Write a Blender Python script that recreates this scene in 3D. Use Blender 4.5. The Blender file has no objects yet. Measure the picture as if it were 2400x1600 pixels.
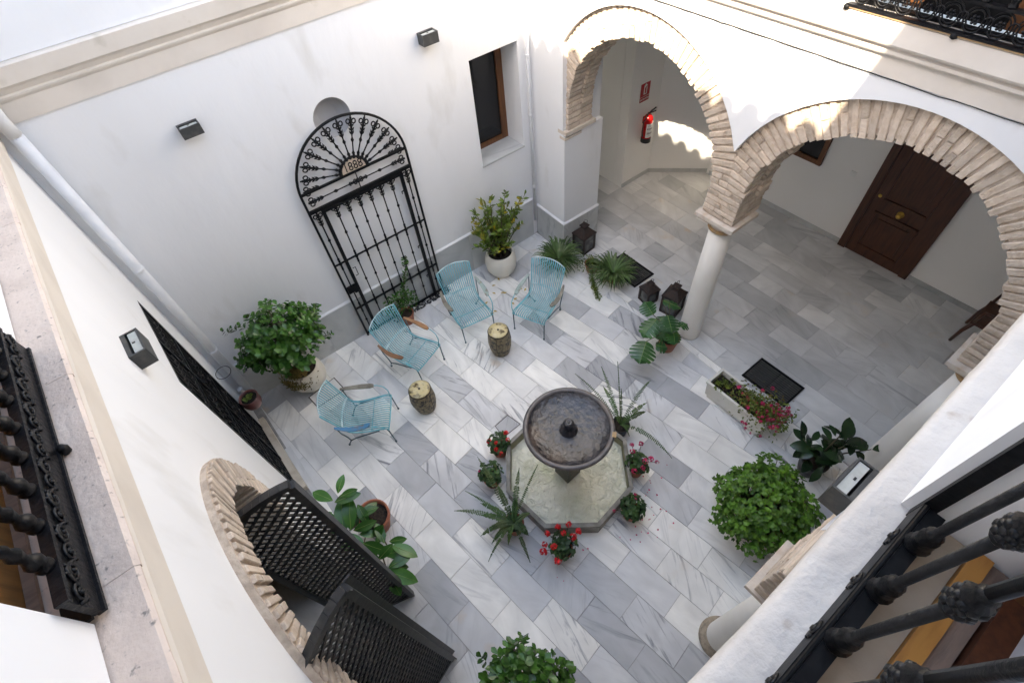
import bpy, bmesh, math, random
from mathutils import Vector, Matrix, noise
random.seed(7)
R = math.radians
PI = math.pi
C = bpy.context.scene
COL = C.collection

# ------------------------------------------------------------------ camera, light
cam_d = bpy.data.cameras.new('camera')
cam = bpy.data.objects.new('camera', cam_d)
COL.objects.link(cam)
cam_d.sensor_fit = 'HORIZONTAL'
cam_d.sensor_width = 36.0
cam_d.lens = 17.784
cam_d.clip_start = 0.02
cam_d.clip_end = 300
cam.matrix_world = Matrix(((0.78734697, 0.52444214, -0.32410675, 0.0),
                           (-0.61163413, 0.59848158, -0.51742003, 0.0),
                           (-0.07738494, 0.60562385, 0.79197937, 6.0),
                           (0, 0, 0, 1)))
C.camera = cam

SUN_DIR = Vector((1.0, 0.37, -0.89)).normalized()
world = bpy.data.worlds.new('World')
C.world = world
world.use_nodes = True
nt = world.node_tree
bg = nt.nodes['Background']
sky = nt.nodes.new('ShaderNodeTexSky')
sky.sky_type = 'NISHITA'
sky.sun_disc = False
sky.sun_elevation = R(39.9)
sky.sun_rotation = math.atan2(-SUN_DIR.x, -SUN_DIR.y)
nt.links.new(sky.outputs[0], bg.inputs[0])
bg.inputs[1].default_value = 0.15

sun_d = bpy.data.lights.new('sun', 'SUN')
sun_d.energy = 2.1
sun_d.angle = R(0.55)
sun_d.color = (1.0, 0.95, 0.88)
sun = bpy.data.objects.new('sun', sun_d)
sun.location = (-10, -5, 14)
sun.rotation_euler = SUN_DIR.to_track_quat('-Z', 'Y').to_euler()
COL.objects.link(sun)

C.render.engine = 'CYCLES'
C.cycles.use_denoising = True
C.cycles.max_bounces = 12
C.cycles.diffuse_bounces = 7
C.cycles.caustics_reflective = False
C.cycles.caustics_refractive = False
C.view_settings.view_transform = 'Standard'
C.view_settings.look = 'None'
C.view_settings.gamma = 1.0
C.view_settings.use_curve_mapping = False
C.view_settings.exposure = 3.08
C.view_settings.use_white_balance = True
C.view_settings.white_balance_temperature = 8100
C.view_settings.white_balance_tint = 9

# ------------------------------------------------------------------ materials
MATS = {}


def mat(name, col, rough=0.6, col2=None, nscale=4.0, lo=0.42, hi=0.62, detail=6.0, bump=0.0, bscale=20.0,
        metal=0.0, rnd=0.0, island=0.0, spec=0.5, stretch=None, col3=None, n3=1.5, lo3=0.55, hi3=0.75, coat=0.0, obj_off=False, bdist=0.01):
    m = bpy.data.materials.new(name)
    m.use_nodes = True
    t = m.node_tree
    N, L = t.nodes, t.links
    p = N['Principled BSDF']
    p.inputs['Roughness'].default_value = rough
    p.inputs['Metallic'].default_value = metal
    p.inputs['Specular IOR Level'].default_value = spec
    if coat:
        p.inputs['Coat Weight'].default_value = coat
    tc = N.new('ShaderNodeTexCoord')
    vec = tc.outputs['Object']
    if obj_off or rnd:
        oi = N.new('ShaderNodeObjectInfo')
    if obj_off:
        vm = N.new('ShaderNodeVectorMath'); vm.operation = 'ADD'
        sc = N.new('ShaderNodeMath'); sc.operation = 'MULTIPLY'; sc.inputs[1].default_value = 57.0
        L.new(oi.outputs['Random'], sc.inputs[0]); L.new(vec, vm.inputs[0]); L.new(sc.outputs[0], vm.inputs[1])
        vec = vm.outputs[0]
    if stretch:
        mp = N.new('ShaderNodeMapping'); mp.inputs['Scale'].default_value = stretch
        L.new(vec, mp.inputs[0]); vec = mp.outputs[0]
    cur = None
    rgb = N.new('ShaderNodeRGB'); rgb.outputs[0].default_value = (*col, 1); cur = rgb.outputs[0]

    def mixin(cur, c2, scale, lo, hi, det):
        no = N.new('ShaderNodeTexNoise'); no.inputs['Scale'].default_value = scale; no.inputs['Detail'].default_value = det
        L.new(vec, no.inputs['Vector'])
        mr = N.new('ShaderNodeMapRange'); mr.inputs['From Min'].default_value = lo; mr.inputs['From Max'].default_value = hi
        L.new(no.outputs['Fac'], mr.inputs['Value'])
        mx = N.new('ShaderNodeMix'); mx.data_type = 'RGBA'
        L.new(mr.outputs[0], mx.inputs['Factor']); L.new(cur, mx.inputs[6]); mx.inputs[7].default_value = (*c2, 1)
        return mx.outputs[2]
    if col2:
        cur = mixin(cur, col2, nscale, lo, hi, detail)
    if col3:
        cur = mixin(cur, col3, n3, lo3, hi3, 5.0)
    if rnd or island:
        hv = N.new('ShaderNodeHueSaturation')
        mr = N.new('ShaderNodeMapRange')
        mr.inputs['To Min'].default_value = 1 - (rnd or island); mr.inputs['To Max'].default_value = 1 + (rnd or island)
        if island:
            ge = N.new('ShaderNodeNewGeometry'); L.new(ge.outputs['Random Per Island'], mr.inputs['Value'])
        else:
            L.new(oi.outputs['Random'], mr.inputs['Value'])
        L.new(mr.outputs[0], hv.inputs['Value'])
        L.new(cur, hv.inputs['Color']); cur = hv.outputs[0]
    L.new(cur, p.inputs['Base Color'])
    if bump:
        bn = N.new('ShaderNodeTexNoise'); bn.inputs['Scale'].default_value = bscale; bn.inputs['Detail'].default_value = 8
        L.new(vec, bn.inputs['Vector'])
        b = N.new('ShaderNodeBump'); b.inputs['Strength'].default_value = bump; b.inputs['Distance'].default_value = bdist
        L.new(bn.outputs['Fac'], b.inputs['Height']); L.new(b.outputs[0], p.inputs['Normal'])
    MATS[name] = m
    return m


def marble(name, stops, vein=0.6, rot_rand=True, base_ang=0.15):
    """polished marble; brightness and vein direction differ from slab to slab"""
    m = bpy.data.materials.new(name); m.use_nodes = True
    t = m.node_tree; N, L = t.nodes, t.links
    p = N['Principled BSDF']
    p.inputs['Roughness'].default_value = 0.34
    p.inputs['Specular IOR Level'].default_value = 0.4
    tc = N.new('ShaderNodeTexCoord'); oi = N.new('ShaderNodeObjectInfo')

    def math_(op, a, b=None, v=None):
        n = N.new('ShaderNodeMath'); n.operation = op
        L.new(a, n.inputs[0])
        if b is not None: L.new(b, n.inputs[1])
        if v is not None: n.inputs[1].default_value = v
        return n.outputs[0]
    rnd = oi.outputs['Random']
    r2 = math_('FRACT', math_('MULTIPLY', rnd, v=17.31))
    r3 = math_('FRACT', math_('MULTIPLY', rnd, v=91.7))
    r4 = math_('FRACT', math_('MULTIPLY', rnd, v=237.9))
    vr = N.new('ShaderNodeVectorRotate'); vr.rotation_type = 'Z_AXIS'
    L.new(tc.outputs['Object'], vr.inputs['Vector'])
    ang = math_('ADD', math_('MULTIPLY', math_('SUBTRACT', r3, v=0.5), v=1.5), v=base_ang)
    L.new(ang, vr.inputs['Angle'])
    ad = N.new('ShaderNodeVectorMath'); ad.operation = 'ADD'
    L.new(vr.outputs[0], ad.inputs[0]); L.new(math_('MULTIPLY', rnd, v=83.0), ad.inputs[1])
    mp = N.new('ShaderNodeMapping'); mp.inputs['Scale'].default_value = (13.0, 1.3, 3.0)
    L.new(ad.outputs[0], mp.inputs[0])
    n1 = N.new('ShaderNodeTexNoise'); n1.inputs['Scale'].default_value = 1.0; n1.inputs['Detail'].default_value = 9
    n1.inputs['Distortion'].default_value = 0.9; n1.inputs['Roughness'].default_value = 0.62
    L.new(mp.outputs[0], n1.inputs['Vector'])
    mp2 = N.new('ShaderNodeMapping'); mp2.inputs['Scale'].default_value = (3.4, 1.5, 2)
    L.new(ad.outputs[0], mp2.inputs[0])
    n2 = N.new('ShaderNodeTexNoise'); n2.inputs['Scale'].default_value = 1.0; n2.inputs['Detail'].default_value = 6; n2.inputs['Distortion'].default_value = 1.2
    L.new(mp2.outputs[0], n2.inputs['Vector'])
    ramp = N.new('ShaderNodeValToRGB')
    ramp.color_ramp.elements[0].position = stops[0][0]; ramp.color_ramp.elements[0].color = (*stops[0][1], 1)
    ramp.color_ramp.elements[1].position = stops[-1][0]; ramp.color_ramp.elements[1].color = (*stops[-1][1], 1)
    for ps, c in stops[1:-1]:
        e = ramp.color_ramp.elements.new(ps); e.color = (*c, 1)
    L.new(r2, ramp.inputs[0])
    # cloud
    mr = N.new('ShaderNodeMapRange'); mr.inputs['From Min'].default_value = 0.3; mr.inputs['From Max'].default_value = 0.7
    mr.inputs['To Min'].default_value = 0.86; mr.inputs['To Max'].default_value = 1.1
    L.new(n2.outputs['Fac'], mr.inputs['Value'])
    mul = N.new('ShaderNodeMix'); mul.data_type = 'RGBA'; mul.blend_type = 'MULTIPLY'; mul.inputs['Factor'].default_value = 1
    L.new(ramp.outputs[0], mul.inputs[6]); L.new(mr.outputs[0], mul.inputs[7])
    # veins
    vm_ = N.new('ShaderNodeMapRange'); vm_.inputs['From Min'].default_value = 0.54; vm_.inputs['From Max'].default_value = 0.70
    L.new(n1.outputs['Fac'], vm_.inputs['Value'])
    vs = math_('MULTIPLY', vm_.outputs[0], math_('MULTIPLY', math_('POWER', r4, v=1.6), v=vein))
    mx = N.new('ShaderNodeMix'); mx.data_type = 'RGBA'
    L.new(vs, mx.inputs['Factor']); L.new(mul.outputs[2], mx.inputs[6]); mx.inputs[7].default_value = (0.17, 0.178, 0.20, 1)
    # ochre stain
    n3 = N.new('ShaderNodeTexNoise'); n3.inputs['Scale'].default_value = 3.2; n3.inputs['Detail'].default_value = 5
    L.new(ad.outputs[0], n3.inputs['Vector'])
    st = N.new('ShaderNodeMapRange'); st.inputs['From Min'].default_value = 0.60; st.inputs['From Max'].default_value = 0.74
    L.new(n3.outputs['Fac'], st.inputs['Value'])
    gate = N.new('ShaderNodeMapRange'); gate.inputs['From Min'].default_value = 0.70; gate.inputs['From Max'].default_value = 0.97
    L.new(r3, gate.inputs['Value'])
    mx2 = N.new('ShaderNodeMix'); mx2.data_type = 'RGBA'
    L.new(math_('MULTIPLY', st.outputs[0], math_('MULTIPLY', gate.outputs[0], v=0.75)), mx2.inputs['Factor'])
    L.new(mx.outputs[2], mx2.inputs[6]); mx2.inputs[7].default_value = (0.60, 0.45, 0.30, 1)
    # grime that runs over the joints
    n4 = N.new('ShaderNodeTexNoise'); n4.inputs['Scale'].default_value = 1.4; n4.inputs['Detail'].default_value = 6
    L.new(tc.outputs['Object'], n4.inputs['Vector'])
    g = N.new('ShaderNodeMapRange'); g.inputs['From Min'].default_value = 0.35; g.inputs['From Max'].default_value = 0.7
    g.inputs['To Min'].default_value = 0.88; g.inputs['To Max'].default_value = 1.05
    L.new(n4.outputs['Fac'], g.inputs['Value'])
    m3 = N.new('ShaderNodeMix'); m3.data_type = 'RGBA'; m3.blend_type = 'MULTIPLY'; m3.inputs['Factor'].default_value = 1
    L.new(mx2.outputs[2], m3.inputs[6]); L.new(g.outputs[0], m3.inputs[7])
    L.new(m3.outputs[2], p.inputs['Base Color'])
    rr = N.new('ShaderNodeMapRange'); rr.inputs['To Min'].default_value = 0.28; rr.inputs['To Max'].default_value = 0.5
    L.new(n4.outputs['Fac'], rr.inputs['Value']); L.new(rr.outputs[0], p.inputs['Roughness'])
    b = N.new('ShaderNodeBump'); b.inputs['Strength'].default_value = 0.06; b.inputs['Distance'].default_value = 0.004
    L.new(n2.outputs['Fac'], b.inputs['Height']); L.new(b.outputs[0], p.inputs['Normal'])
    MATS[name] = m
    return m


mat('plaster', (0.775, 0.78, 0.79), 0.85, (0.735, 0.74, 0.75), 1.3, 0.4, 0.75, bump=0.28, bscale=5, bdist=0.02, stretch=(1, 1, .4), col3=(0.63, 0.62, 0.60), n3=3.0, lo3=0.60, hi3=0.86)
mat('plaster_in', (0.83, 0.815, 0.79), 0.85, (0.80, 0.785, 0.76), 1.3, 0.4, 0.75, bump=0.1, bscale=8)
mat('plaster_shaded', (0.45, 0.45, 0.46), 0.85, (0.38, 0.38, 0.39), 1.3, 0.4, 0.75)  # plaster for the niche, shade of the recess put into the colour
mat('cream', (0.69, 0.63, 0.565), 0.85, (0.60, 0.54, 0.48), 2.2, 0.45, 0.75, bump=0.22, bscale=14, col3=(0.50, 0.45, 0.37), n3=5, lo3=0.66, hi3=0.85)
mat('whitewash', (0.57, 0.54, 0.51), 0.9, (0.50, 0.465, 0.435), 3.2, 0.42, 0.70, bump=1.0, bscale=10, bdist=0.022, col3=(0.40, 0.33, 0.28), n3=11, lo3=0.66, hi3=0.82)
mat('ledge_stone', (0.66, 0.55, 0.475), 0.9, (0.56, 0.455, 0.39), 5, 0.42, 0.7, bump=0.5, bscale=40, col3=(0.26, 0.23, 0.21), n3=46, lo3=0.62, hi3=0.74, rnd=0.03)
marble('tile', [(0.0, (0.42, 0.428, 0.445)), (0.14, (0.54, 0.548, 0.56)), (0.40, (0.70, 0.702, 0.705)), (0.66, (0.83, 0.82, 0.79)), (1.0, (0.88, 0.865, 0.82))], vein=1.25)
marble('gallery_tile', [(0.0, (0.44, 0.45, 0.455)), (0.3, (0.56, 0.565, 0.565)), (0.75, (0.64, 0.642, 0.637)), (1.0, (0.72, 0.715, 0.70))], vein=0.5, base_ang=0.0)
marble('slab', [(0.0, (0.44, 0.455, 0.455)), (1.0, (0.54, 0.55, 0.54))], vein=0.75, base_ang=1.4)
mat('grout', (0.36, 0.35, 0.335), 0.9, (0.27, 0.26, 0.25), 8)
mat('threshold', (0.44, 0.34, 0.25), 0.8, (0.36, 0.27, 0.19), 6, 0.4, 0.7, bump=0.4, bscale=22)
mat('lantern_glass', (0.10, 0.105, 0.10), 0.2, (0.05, 0.05, 0.05), 9)
mat('slat_shaded', (0.075, 0.045, 0.03), 0.8, (0.04, 0.025, 0.018), 9, stretch=(1, 1, 14), bump=0.5, bscale=6)  # brown slats, darkened so the colour carries the room's shade
mat('kerb', (0.62, 0.55, 0.45), 0.7, (0.45, 0.36, 0.26), 7, 0.5, 0.75, bump=0.3, bscale=25)
mat('brick', (0.57, 0.475, 0.39), 0.9, (0.48, 0.375, 0.285), 12, 0.4, 0.7, bump=1.0, bscale=40, rnd=0.20, obj_off=True, col3=(0.62, 0.52, 0.43), n3=26, lo3=0.5, hi3=0.75)
mat('mortar', (0.55, 0.455, 0.37), 0.95, (0.40, 0.32, 0.255), 14, bump=0.8, bscale=50)
mat('capital', (0.60, 0.53, 0.46), 0.85, (0.46, 0.33, 0.23), 9, 0.5, 0.8, bump=0.5, bscale=30)
mat('ochre_stone', (0.42, 0.27, 0.13), 0.85, (0.32, 0.22, 0.14), 20, bump=0.5, bscale=50)
mat('rough_stone', (0.40, 0.33, 0.25), 0.95, (0.2, 0.17, 0.14), 25, 0.45, 0.7, bump=0.9, bscale=45)
mat('column', (0.80, 0.775, 0.73), 0.6, (0.73, 0.70, 0.65), 2.2, 0.4, 0.75, bump=0.05, bscale=8)
mat('iron', (0.0045, 0.0045, 0.005), 0.5, (0.009, 0.009, 0.010), 30, 0.45, 0.7, bump=0.15, bscale=60, spec=0.2)
mat('iron_blue', (0.005, 0.005, 0.006), 0.40, (0.011, 0.011, 0.0125), 26, 0.5, 0.75, bump=0.5, bscale=45, spec=0.28)
mat('steel', (0.024, 0.024, 0.025), 0.42, (0.055, 0.053, 0.05), 14, 0.5, 0.75, bump=0.2, bscale=40, spec=0.35)
mat('rust_iron', (0.022, 0.014, 0.012), 0.7, (0.045, 0.024, 0.017), 16, 0.45, 0.7, bump=0.3, bscale=40)
mat('grate_metal', (0.05, 0.05, 0.05), 0.4, (0.09, 0.09, 0.09), 18)
mat('lamp_metal', (0.045, 0.047, 0.047), 0.55, (0.085, 0.082, 0.075), 18, 0.5, 0.75, bump=0.2, bscale=30)
mat('lamp_glass', (0.42, 0.44, 0.42), 0.2, (0.30, 0.30, 0.27), 14, 0.5, 0.8)
mat('glass_dark', (0.006, 0.006, 0.007), 0.08, spec=0.4)
mat('wood_frame', (0.17, 0.065, 0.022), 0.45, (0.10, 0.035, 0.012), 3, 0.4, 0.7, stretch=(14, 14, 1.2))
mat('wood_door', (0.085, 0.028, 0.013), 0.38, (0.045, 0.014, 0.007), 3, 0.4, 0.7, stretch=(14, 14, 1.2), bump=0.06, bscale=20)
mat('wood_orange', (0.46, 0.20, 0.045), 0.45, (0.30, 0.11, 0.025), 2.6, 0.42, 0.72, stretch=(2, 12, 12), bump=0.1, bscale=15)
mat('wood_orange_v', (0.40, 0.17, 0.05), 0.5, (0.25, 0.10, 0.03), 2.6, 0.42, 0.72, stretch=(12, 12, 1.2), bump=0.1, bscale=15)
mat('wood_grey', (0.24, 0.16, 0.12), 0.7, (0.15, 0.10, 0.075), 3, 0.42, 0.72, stretch=(2, 14, 14), bump=0.2, bscale=20)
mat('wood_arm', (0.24, 0.115, 0.055), 0.5, (0.14, 0.06, 0.03), 6, 0.4, 0.7, bump=0.1)
mat('wood_arm_light', (0.36, 0.19, 0.09), 0.5, (0.22, 0.10, 0.045), 6, 0.4, 0.7, bump=0.1)
mat('wood_arm_grey', (0.22, 0.21, 0.17), 0.6, (0.13, 0.11, 0.09), 10, 0.4, 0.65, bump=0.1)
mat('wood_arm_blue', (0.05, 0.20, 0.36), 0.5, (0.18, 0.17, 0.14), 9, 0.5, 0.62, bump=0.1)
mat('wood_arm_green', (0.30, 0.38, 0.36), 0.6, (0.20, 0.19, 0.15), 9, 0.5, 0.62, bump=0.1)
mat('blue_paint', (0.17, 0.50, 0.575), 0.38, (0.075, 0.33, 0.41), 9, 0.5, 0.75, rnd=0.10, spec=0.5)
mat('blue_pale', (0.52, 0.68, 0.71), 0.5, (0.28, 0.42, 0.47), 12, 0.45, 0.7)
mat('leg_metal', (0.06, 0.13, 0.16), 0.45, (0.03, 0.05, 0.06), 14, 0.45, 0.65)
mat('stool_top', (0.52, 0.43, 0.22), 0.4, (0.09, 0.06, 0.022), 15, 0.49, 0.58, col3=(0.62, 0.55, 0.36), n3=7, lo3=0.5, hi3=0.7, coat=0.3)
mat('stool_side', (0.19, 0.145, 0.075), 0.5, (0.018, 0.014, 0.010), 22, 0.45, 0.58, bump=0.5, bscale=40, col3=(0.34, 0.27, 0.15), n3=44, lo3=0.56, hi3=0.66)
mat('stool_dark', (0.03, 0.022, 0.014), 0.6)
mat('bowl_stone', (0.040, 0.038, 0.043), 0.14, (0.015, 0.014, 0.017), 7, 0.4, 0.65, bump=1.0, bscale=20, bdist=0.016, col3=(0.085, 0.062, 0.052), n3=2.6, lo3=0.54, hi3=0.72, spec=0.6)
mat('bowl_rim', (0.10, 0.09, 0.09), 0.34, (0.05, 0.044, 0.045), 9, 0.4, 0.7, bump=0.35, bscale=26, col3=(0.16, 0.12, 0.095), n3=4, lo3=0.55, hi3=0.75)
mat('pedestal', (0.035, 0.028, 0.023), 0.4, (0.016, 0.013, 0.012), 9, bump=0.4, bscale=30)
mat('basin', (0.26, 0.25, 0.225), 0.6, (0.13, 0.125, 0.105), 9, 0.4, 0.7, bump=0.5, bscale=35)
mat('basin_in', (0.30, 0.29, 0.20), 0.7, (0.20, 0.19, 0.11), 7, 0.4, 0.7, bump=0.4, bscale=35)
mat('pot_white', (0.74, 0.70, 0.62), 0.6, (0.66, 0.60, 0.50), 4, 0.5, 0.8, bump=0.08, bscale=14)
mat('planter', (0.70, 0.675, 0.61), 0.7, (0.56, 0.53, 0.45), 6, 0.5, 0.8, bump=0.2, bscale=30)
mat('terracotta', (0.36, 0.125, 0.07), 0.8, (0.28, 0.095, 0.06), 9, 0.4, 0.7, bump=0.2, bscale=30)
mat('glazed_red', (0.21, 0.075, 0.065), 0.35, (0.13, 0.045, 0.04), 7, 0.45, 0.7, coat=0.3)
mat('pot_black', (0.015, 0.015, 0.015), 0.5)
mat('soil', (0.035, 0.025, 0.018), 1.0, (0.015, 0.01, 0.008), 40, bump=1.0, bscale=60)
mat('pebble', (0.022, 0.022, 0.024), 0.4, island=0.5)
G = dict(spec=0.4)
mat('leaf_jade', (0.026, 0.085, 0.013), 0.27, (0.055, 0.145, 0.022), 7, 0.4, 0.65, island=0.35, **G)
mat('leaf_yellow', (0.10, 0.165, 0.022), 0.5, (0.38, 0.29, 0.012), 4, 0.54, 0.66, island=0.4, **G)
mat('leaf_rubber', (0.028, 0.105, 0.018), 0.28, (0.045, 0.14, 0.025), 9, 0.4, 0.65, rnd=0.3, **G)
mat('leaf_dark', (0.012, 0.032, 0.012), 0.25, (0.022, 0.05, 0.014), 6, 0.45, 0.7, rnd=0.4, **G)
mat('leaf_mid', (0.16, 0.24, 0.06), 0.4)
mat('leaf_mon', (0.020, 0.085, 0.022), 0.33, (0.04, 0.13, 0.025), 7, 0.45, 0.7, rnd=0.25, **G)
mat('leaf_ger', (0.045, 0.125, 0.010), 0.5, (0.075, 0.175, 0.014), 6, 0.42, 0.62, island=0.45, **G)
mat('leaf_gerdark', (0.022, 0.060, 0.018), 0.5, (0.035, 0.085, 0.02), 8, 0.42, 0.62, island=0.4, **G)
mat('leaf_fern', (0.030, 0.080, 0.012), 0.55, (0.07, 0.10, 0.02), 6, 0.45, 0.7, rnd=0.35, **G)
mat('leaf_spider', (0.060, 0.115, 0.030), 0.5, (0.15, 0.19, 0.09), 9, 0.5, 0.72, island=0.5, **G)
mat('leaf_trail', (0.10, 0.15, 0.025), 0.5, (0.17, 0.20, 0.03), 9, 0.45, 0.7, island=0.5, **G)
mat('leaf_dry', (0.17, 0.12, 0.03), 0.7, (0.09, 0.09, 0.02), 9, 0.45, 0.7, island=0.5)
mat('leaf_fallen', (0.45, 0.30, 0.04), 0.7)
mat('stem', (0.07, 0.055, 0.03), 0.8)
mat('petal_red', (0.72, 0.018, 0.022), 0.55, island=0.25)
mat('petal_pink', (0.55, 0.025, 0.11), 0.55, island=0.35)
mat('red_enamel', (0.50, 0.010, 0.012), 0.22, coat=0.4)
mat('sign_red', (0.42, 0.012, 0.015), 0.5)
mat('sign_white', (0.78, 0.78, 0.76), 0.5)
mat('black_rubber', (0.01, 0.01, 0.01), 0.5)
mat('brass', (0.62, 0.40, 0.10), 0.3, metal=0.9)
mat('plaque', (0.55, 0.45, 0.36), 0.7)
mat('pipe', (0.70, 0.715, 0.735), 0.5, (0.62, 0.63, 0.65), 5, 0.45, 0.75)
mat('curtain', (0.50, 0.53, 0.52), 0.8)
mat('white_floor', (0.72, 0.74, 0.80), 0.5)
mat('roof_tile', (0.40, 0.24, 0.15), 0.9, rnd=0.2)


# water of the basin
def water_mat():
    m = mat('water', (0.56, 0.575, 0.46), 0.05, (0.70, 0.71, 0.62), 3.2, 0.4, 0.68, bump=0.0, spec=0.9, col3=(0.42, 0.46, 0.31), n3=2.2, lo3=0.52, hi3=0.72, stretch=(1.0, 1.0, 1.0))
    t = m.node_tree; N, L = t.nodes, t.links
    p = N['Principled BSDF']
    tc = N.new('ShaderNodeTexCoord')
    w = N.new('ShaderNodeTexNoise'); w.inputs['Scale'].default_value = 11; w.inputs['Detail'].default_value = 3; w.inputs['Distortion'].default_value = 1.8
    L.new(tc.outputs['Object'], w.inputs['Vector'])
    b = N.new('ShaderNodeBump'); b.inputs['Strength'].default_value = 1.0; b.inputs['Distance'].default_value = 0.035
    L.new(w.outputs['Fac'], b.inputs['Height']); L.new(b.outputs[0], p.inputs['Normal'])


water_mat()


# ------------------------------------------------------------------ mesh helpers
class MB:
    def __init__(self):
        self.v = []; self.f = []

    def add(self, vs, fs):
        o = len(self.v)
        self.v += [tuple(x) for x in vs]
        self.f += [tuple(i + o for i in f) for f in fs]

    def box(self, c, s, rot=None):
        hx, hy, hz = s[0] / 2, s[1] / 2, s[2] / 2
        vs = [Vector((x, y, z)) for z in (-hz, hz) for y in (-hy, hy) for x in (-hx, hx)]
        if rot is not None: vs = [rot @ v for v in vs]
        c = Vector(c)
        self.add([v + c for v in vs], [(0, 2, 3, 1), (4, 5, 7, 6), (0, 1, 5, 4), (2, 6, 7, 3), (0, 4, 6, 2), (1, 3, 7, 5)])

    def hexa(self, p8):
        self.add(p8, [(0, 3, 2, 1), (4, 5, 6, 7), (0, 1, 5, 4), (1, 2, 6, 5), (2, 3, 7, 6), (3, 0, 4, 7)])

    def quad(self, a, b, c, d):
        self.add([a, b, c, d], [(0, 1, 2, 3)])

    def tube(self, pts, r, n=8, closed=False, caps=True):
        pts = [Vector(p) for p in pts]
        m = len(pts)
        rs = r if isinstance(r, (list, tuple)) else [r] * m
        prev = None
        rings = []
        for i, p in enumerate(pts):
            if closed:
                d = pts[(i + 1) % m] - pts[i - 1]
            else:
                d = pts[min(i + 1, m - 1)] - pts[max(i - 1, 0)]
            if d.length < 1e-9: d = Vector((0, 0, 1))
            d.normalize()
            if prev is None:
                a = Vector((0, 0, 1)) if abs(d.z) < 0.9 else Vector((1, 0, 0))
                u = d.cross(a).normalized()
            else:
                u = (prev - d * prev.dot(d))
                u = u.normalized() if u.length > 1e-6 else d.orthogonal().normalized()
            prev = u
            w = d.cross(u)
            rings.append([p + (u * math.cos(2 * PI * k / n) + w * math.sin(2 * PI * k / n)) * rs[i] for k in range(n)])
        vs = [v for rg in rings for v in rg]
        fs = []
        for i in range(m if closed else m - 1):
            j = (i + 1) % m
            for k in range(n):
                k2 = (k + 1) % n
                fs.append((i * n + k, i * n + k2, j * n + k2, j * n + k))
        if caps and not closed:
            fs.append(tuple(reversed(range(n)))); fs.append(tuple((m - 1) * n + k for k in range(n)))
        self.add(vs, fs)

    def lathe(self, prof, c=(0, 0, 0), n=24, axis=None, cap0=True, cap1=True):
        """prof: (r, z) list along z (or along the axis matrix)"""
        c = Vector(c)
        vs = []
        for r, z in prof:
            for k in range(n):
                a = 2 * PI * k / n
                v = Vector((r * math.cos(a), r * math.sin(a), z))
                if axis is not None: v = axis @ v
                vs.append(v + c)
        fs = []
        for i in range(len(prof) - 1):
            for k in range(n):
                k2 = (k + 1) % n
                fs.append((i * n + k, i * n + k2, (i + 1) * n + k2, (i + 1) * n + k))
        if cap0: fs.append(tuple(reversed(range(n))))
        if cap1: fs.append(tuple((len(prof) - 1) * n + k for k in range(n)))
        self.add(vs, fs)

    def ball(self, c, r, n=8, sz=1.0):
        self.lathe([(r * math.sin(PI * i / 5), -r * sz * math.cos(PI * i / 5)) for i in range(1, 5)], c, n)

    def mesh(self, name, smooth=False):
        me = bpy.data.meshes.new(name)
        me.from_pydata(self.v, [], self.f)
        if smooth:
            me.polygons.foreach_set('use_smooth', [True] * len(me.polygons))
            me.update()
        return me

    def build(self, name, material, parent=None, smooth=False, loc=None, rot=None, kind=None):
        return place(name, self.mesh(name, smooth), material, parent, loc, rot, kind)


INV = {}


def place(name, me, material, parent=None, loc=None, rot=None, kind=None, scale=None):
    if material is not None and not me.materials:
        me.materials.append(MATS[material] if isinstance(material, str) else material)
    o = bpy.data.objects.new(name, me)
    COL.objects.link(o)
    if loc is not None: o.location = loc
    if rot is not None:
        o.rotation_mode = 'QUATERNION'
        o.rotation_quaternion = rot if not isinstance(rot, Matrix) else rot.to_quaternion()
    if scale is not None: o.scale = scale
    if parent is not None:
        o.parent = parent
        iv = INV.get(parent.name)
        if iv is not None: o.matrix_parent_inverse = iv
    if kind: o['kind'] = kind
    return o


def thing(name, label, cat, loc=(0, 0, 0), rz=0.0, group=None):
    o = bpy.data.objects.new(name, None)
    COL.objects.link(o)
    o.empty_display_size = 0.1
    o.location = loc; o.rotation_euler = (0, 0, rz)
    o['label'] = label; o['category'] = cat
    if group: o['group'] = group
    return o


def world_parts(t):
    """children of t are given in world coordinates"""
    INV[t.name] = (Matrix.Translation(t.location) @ Matrix.Rotation(t.rotation_euler.z, 4, 'Z')).inverted()
    return t


def tag(o, label, cat, group=None):
    o['label'] = label; o['category'] = cat
    if group: o['group'] = group
    return o


def copy_tree(o, parent=None):
    c = o.copy(); COL.objects.link(c)
    if parent is not None:
        c.parent = parent
    for ch in [x for x in ALL_CHILDREN(o)]:
        copy_tree(ch, c)
    return c


def ALL_CHILDREN(o):
    return [x for x in COL.objects if x.parent == o]


def structure(o):
    o['kind'] = 'structure'
    return o


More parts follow.
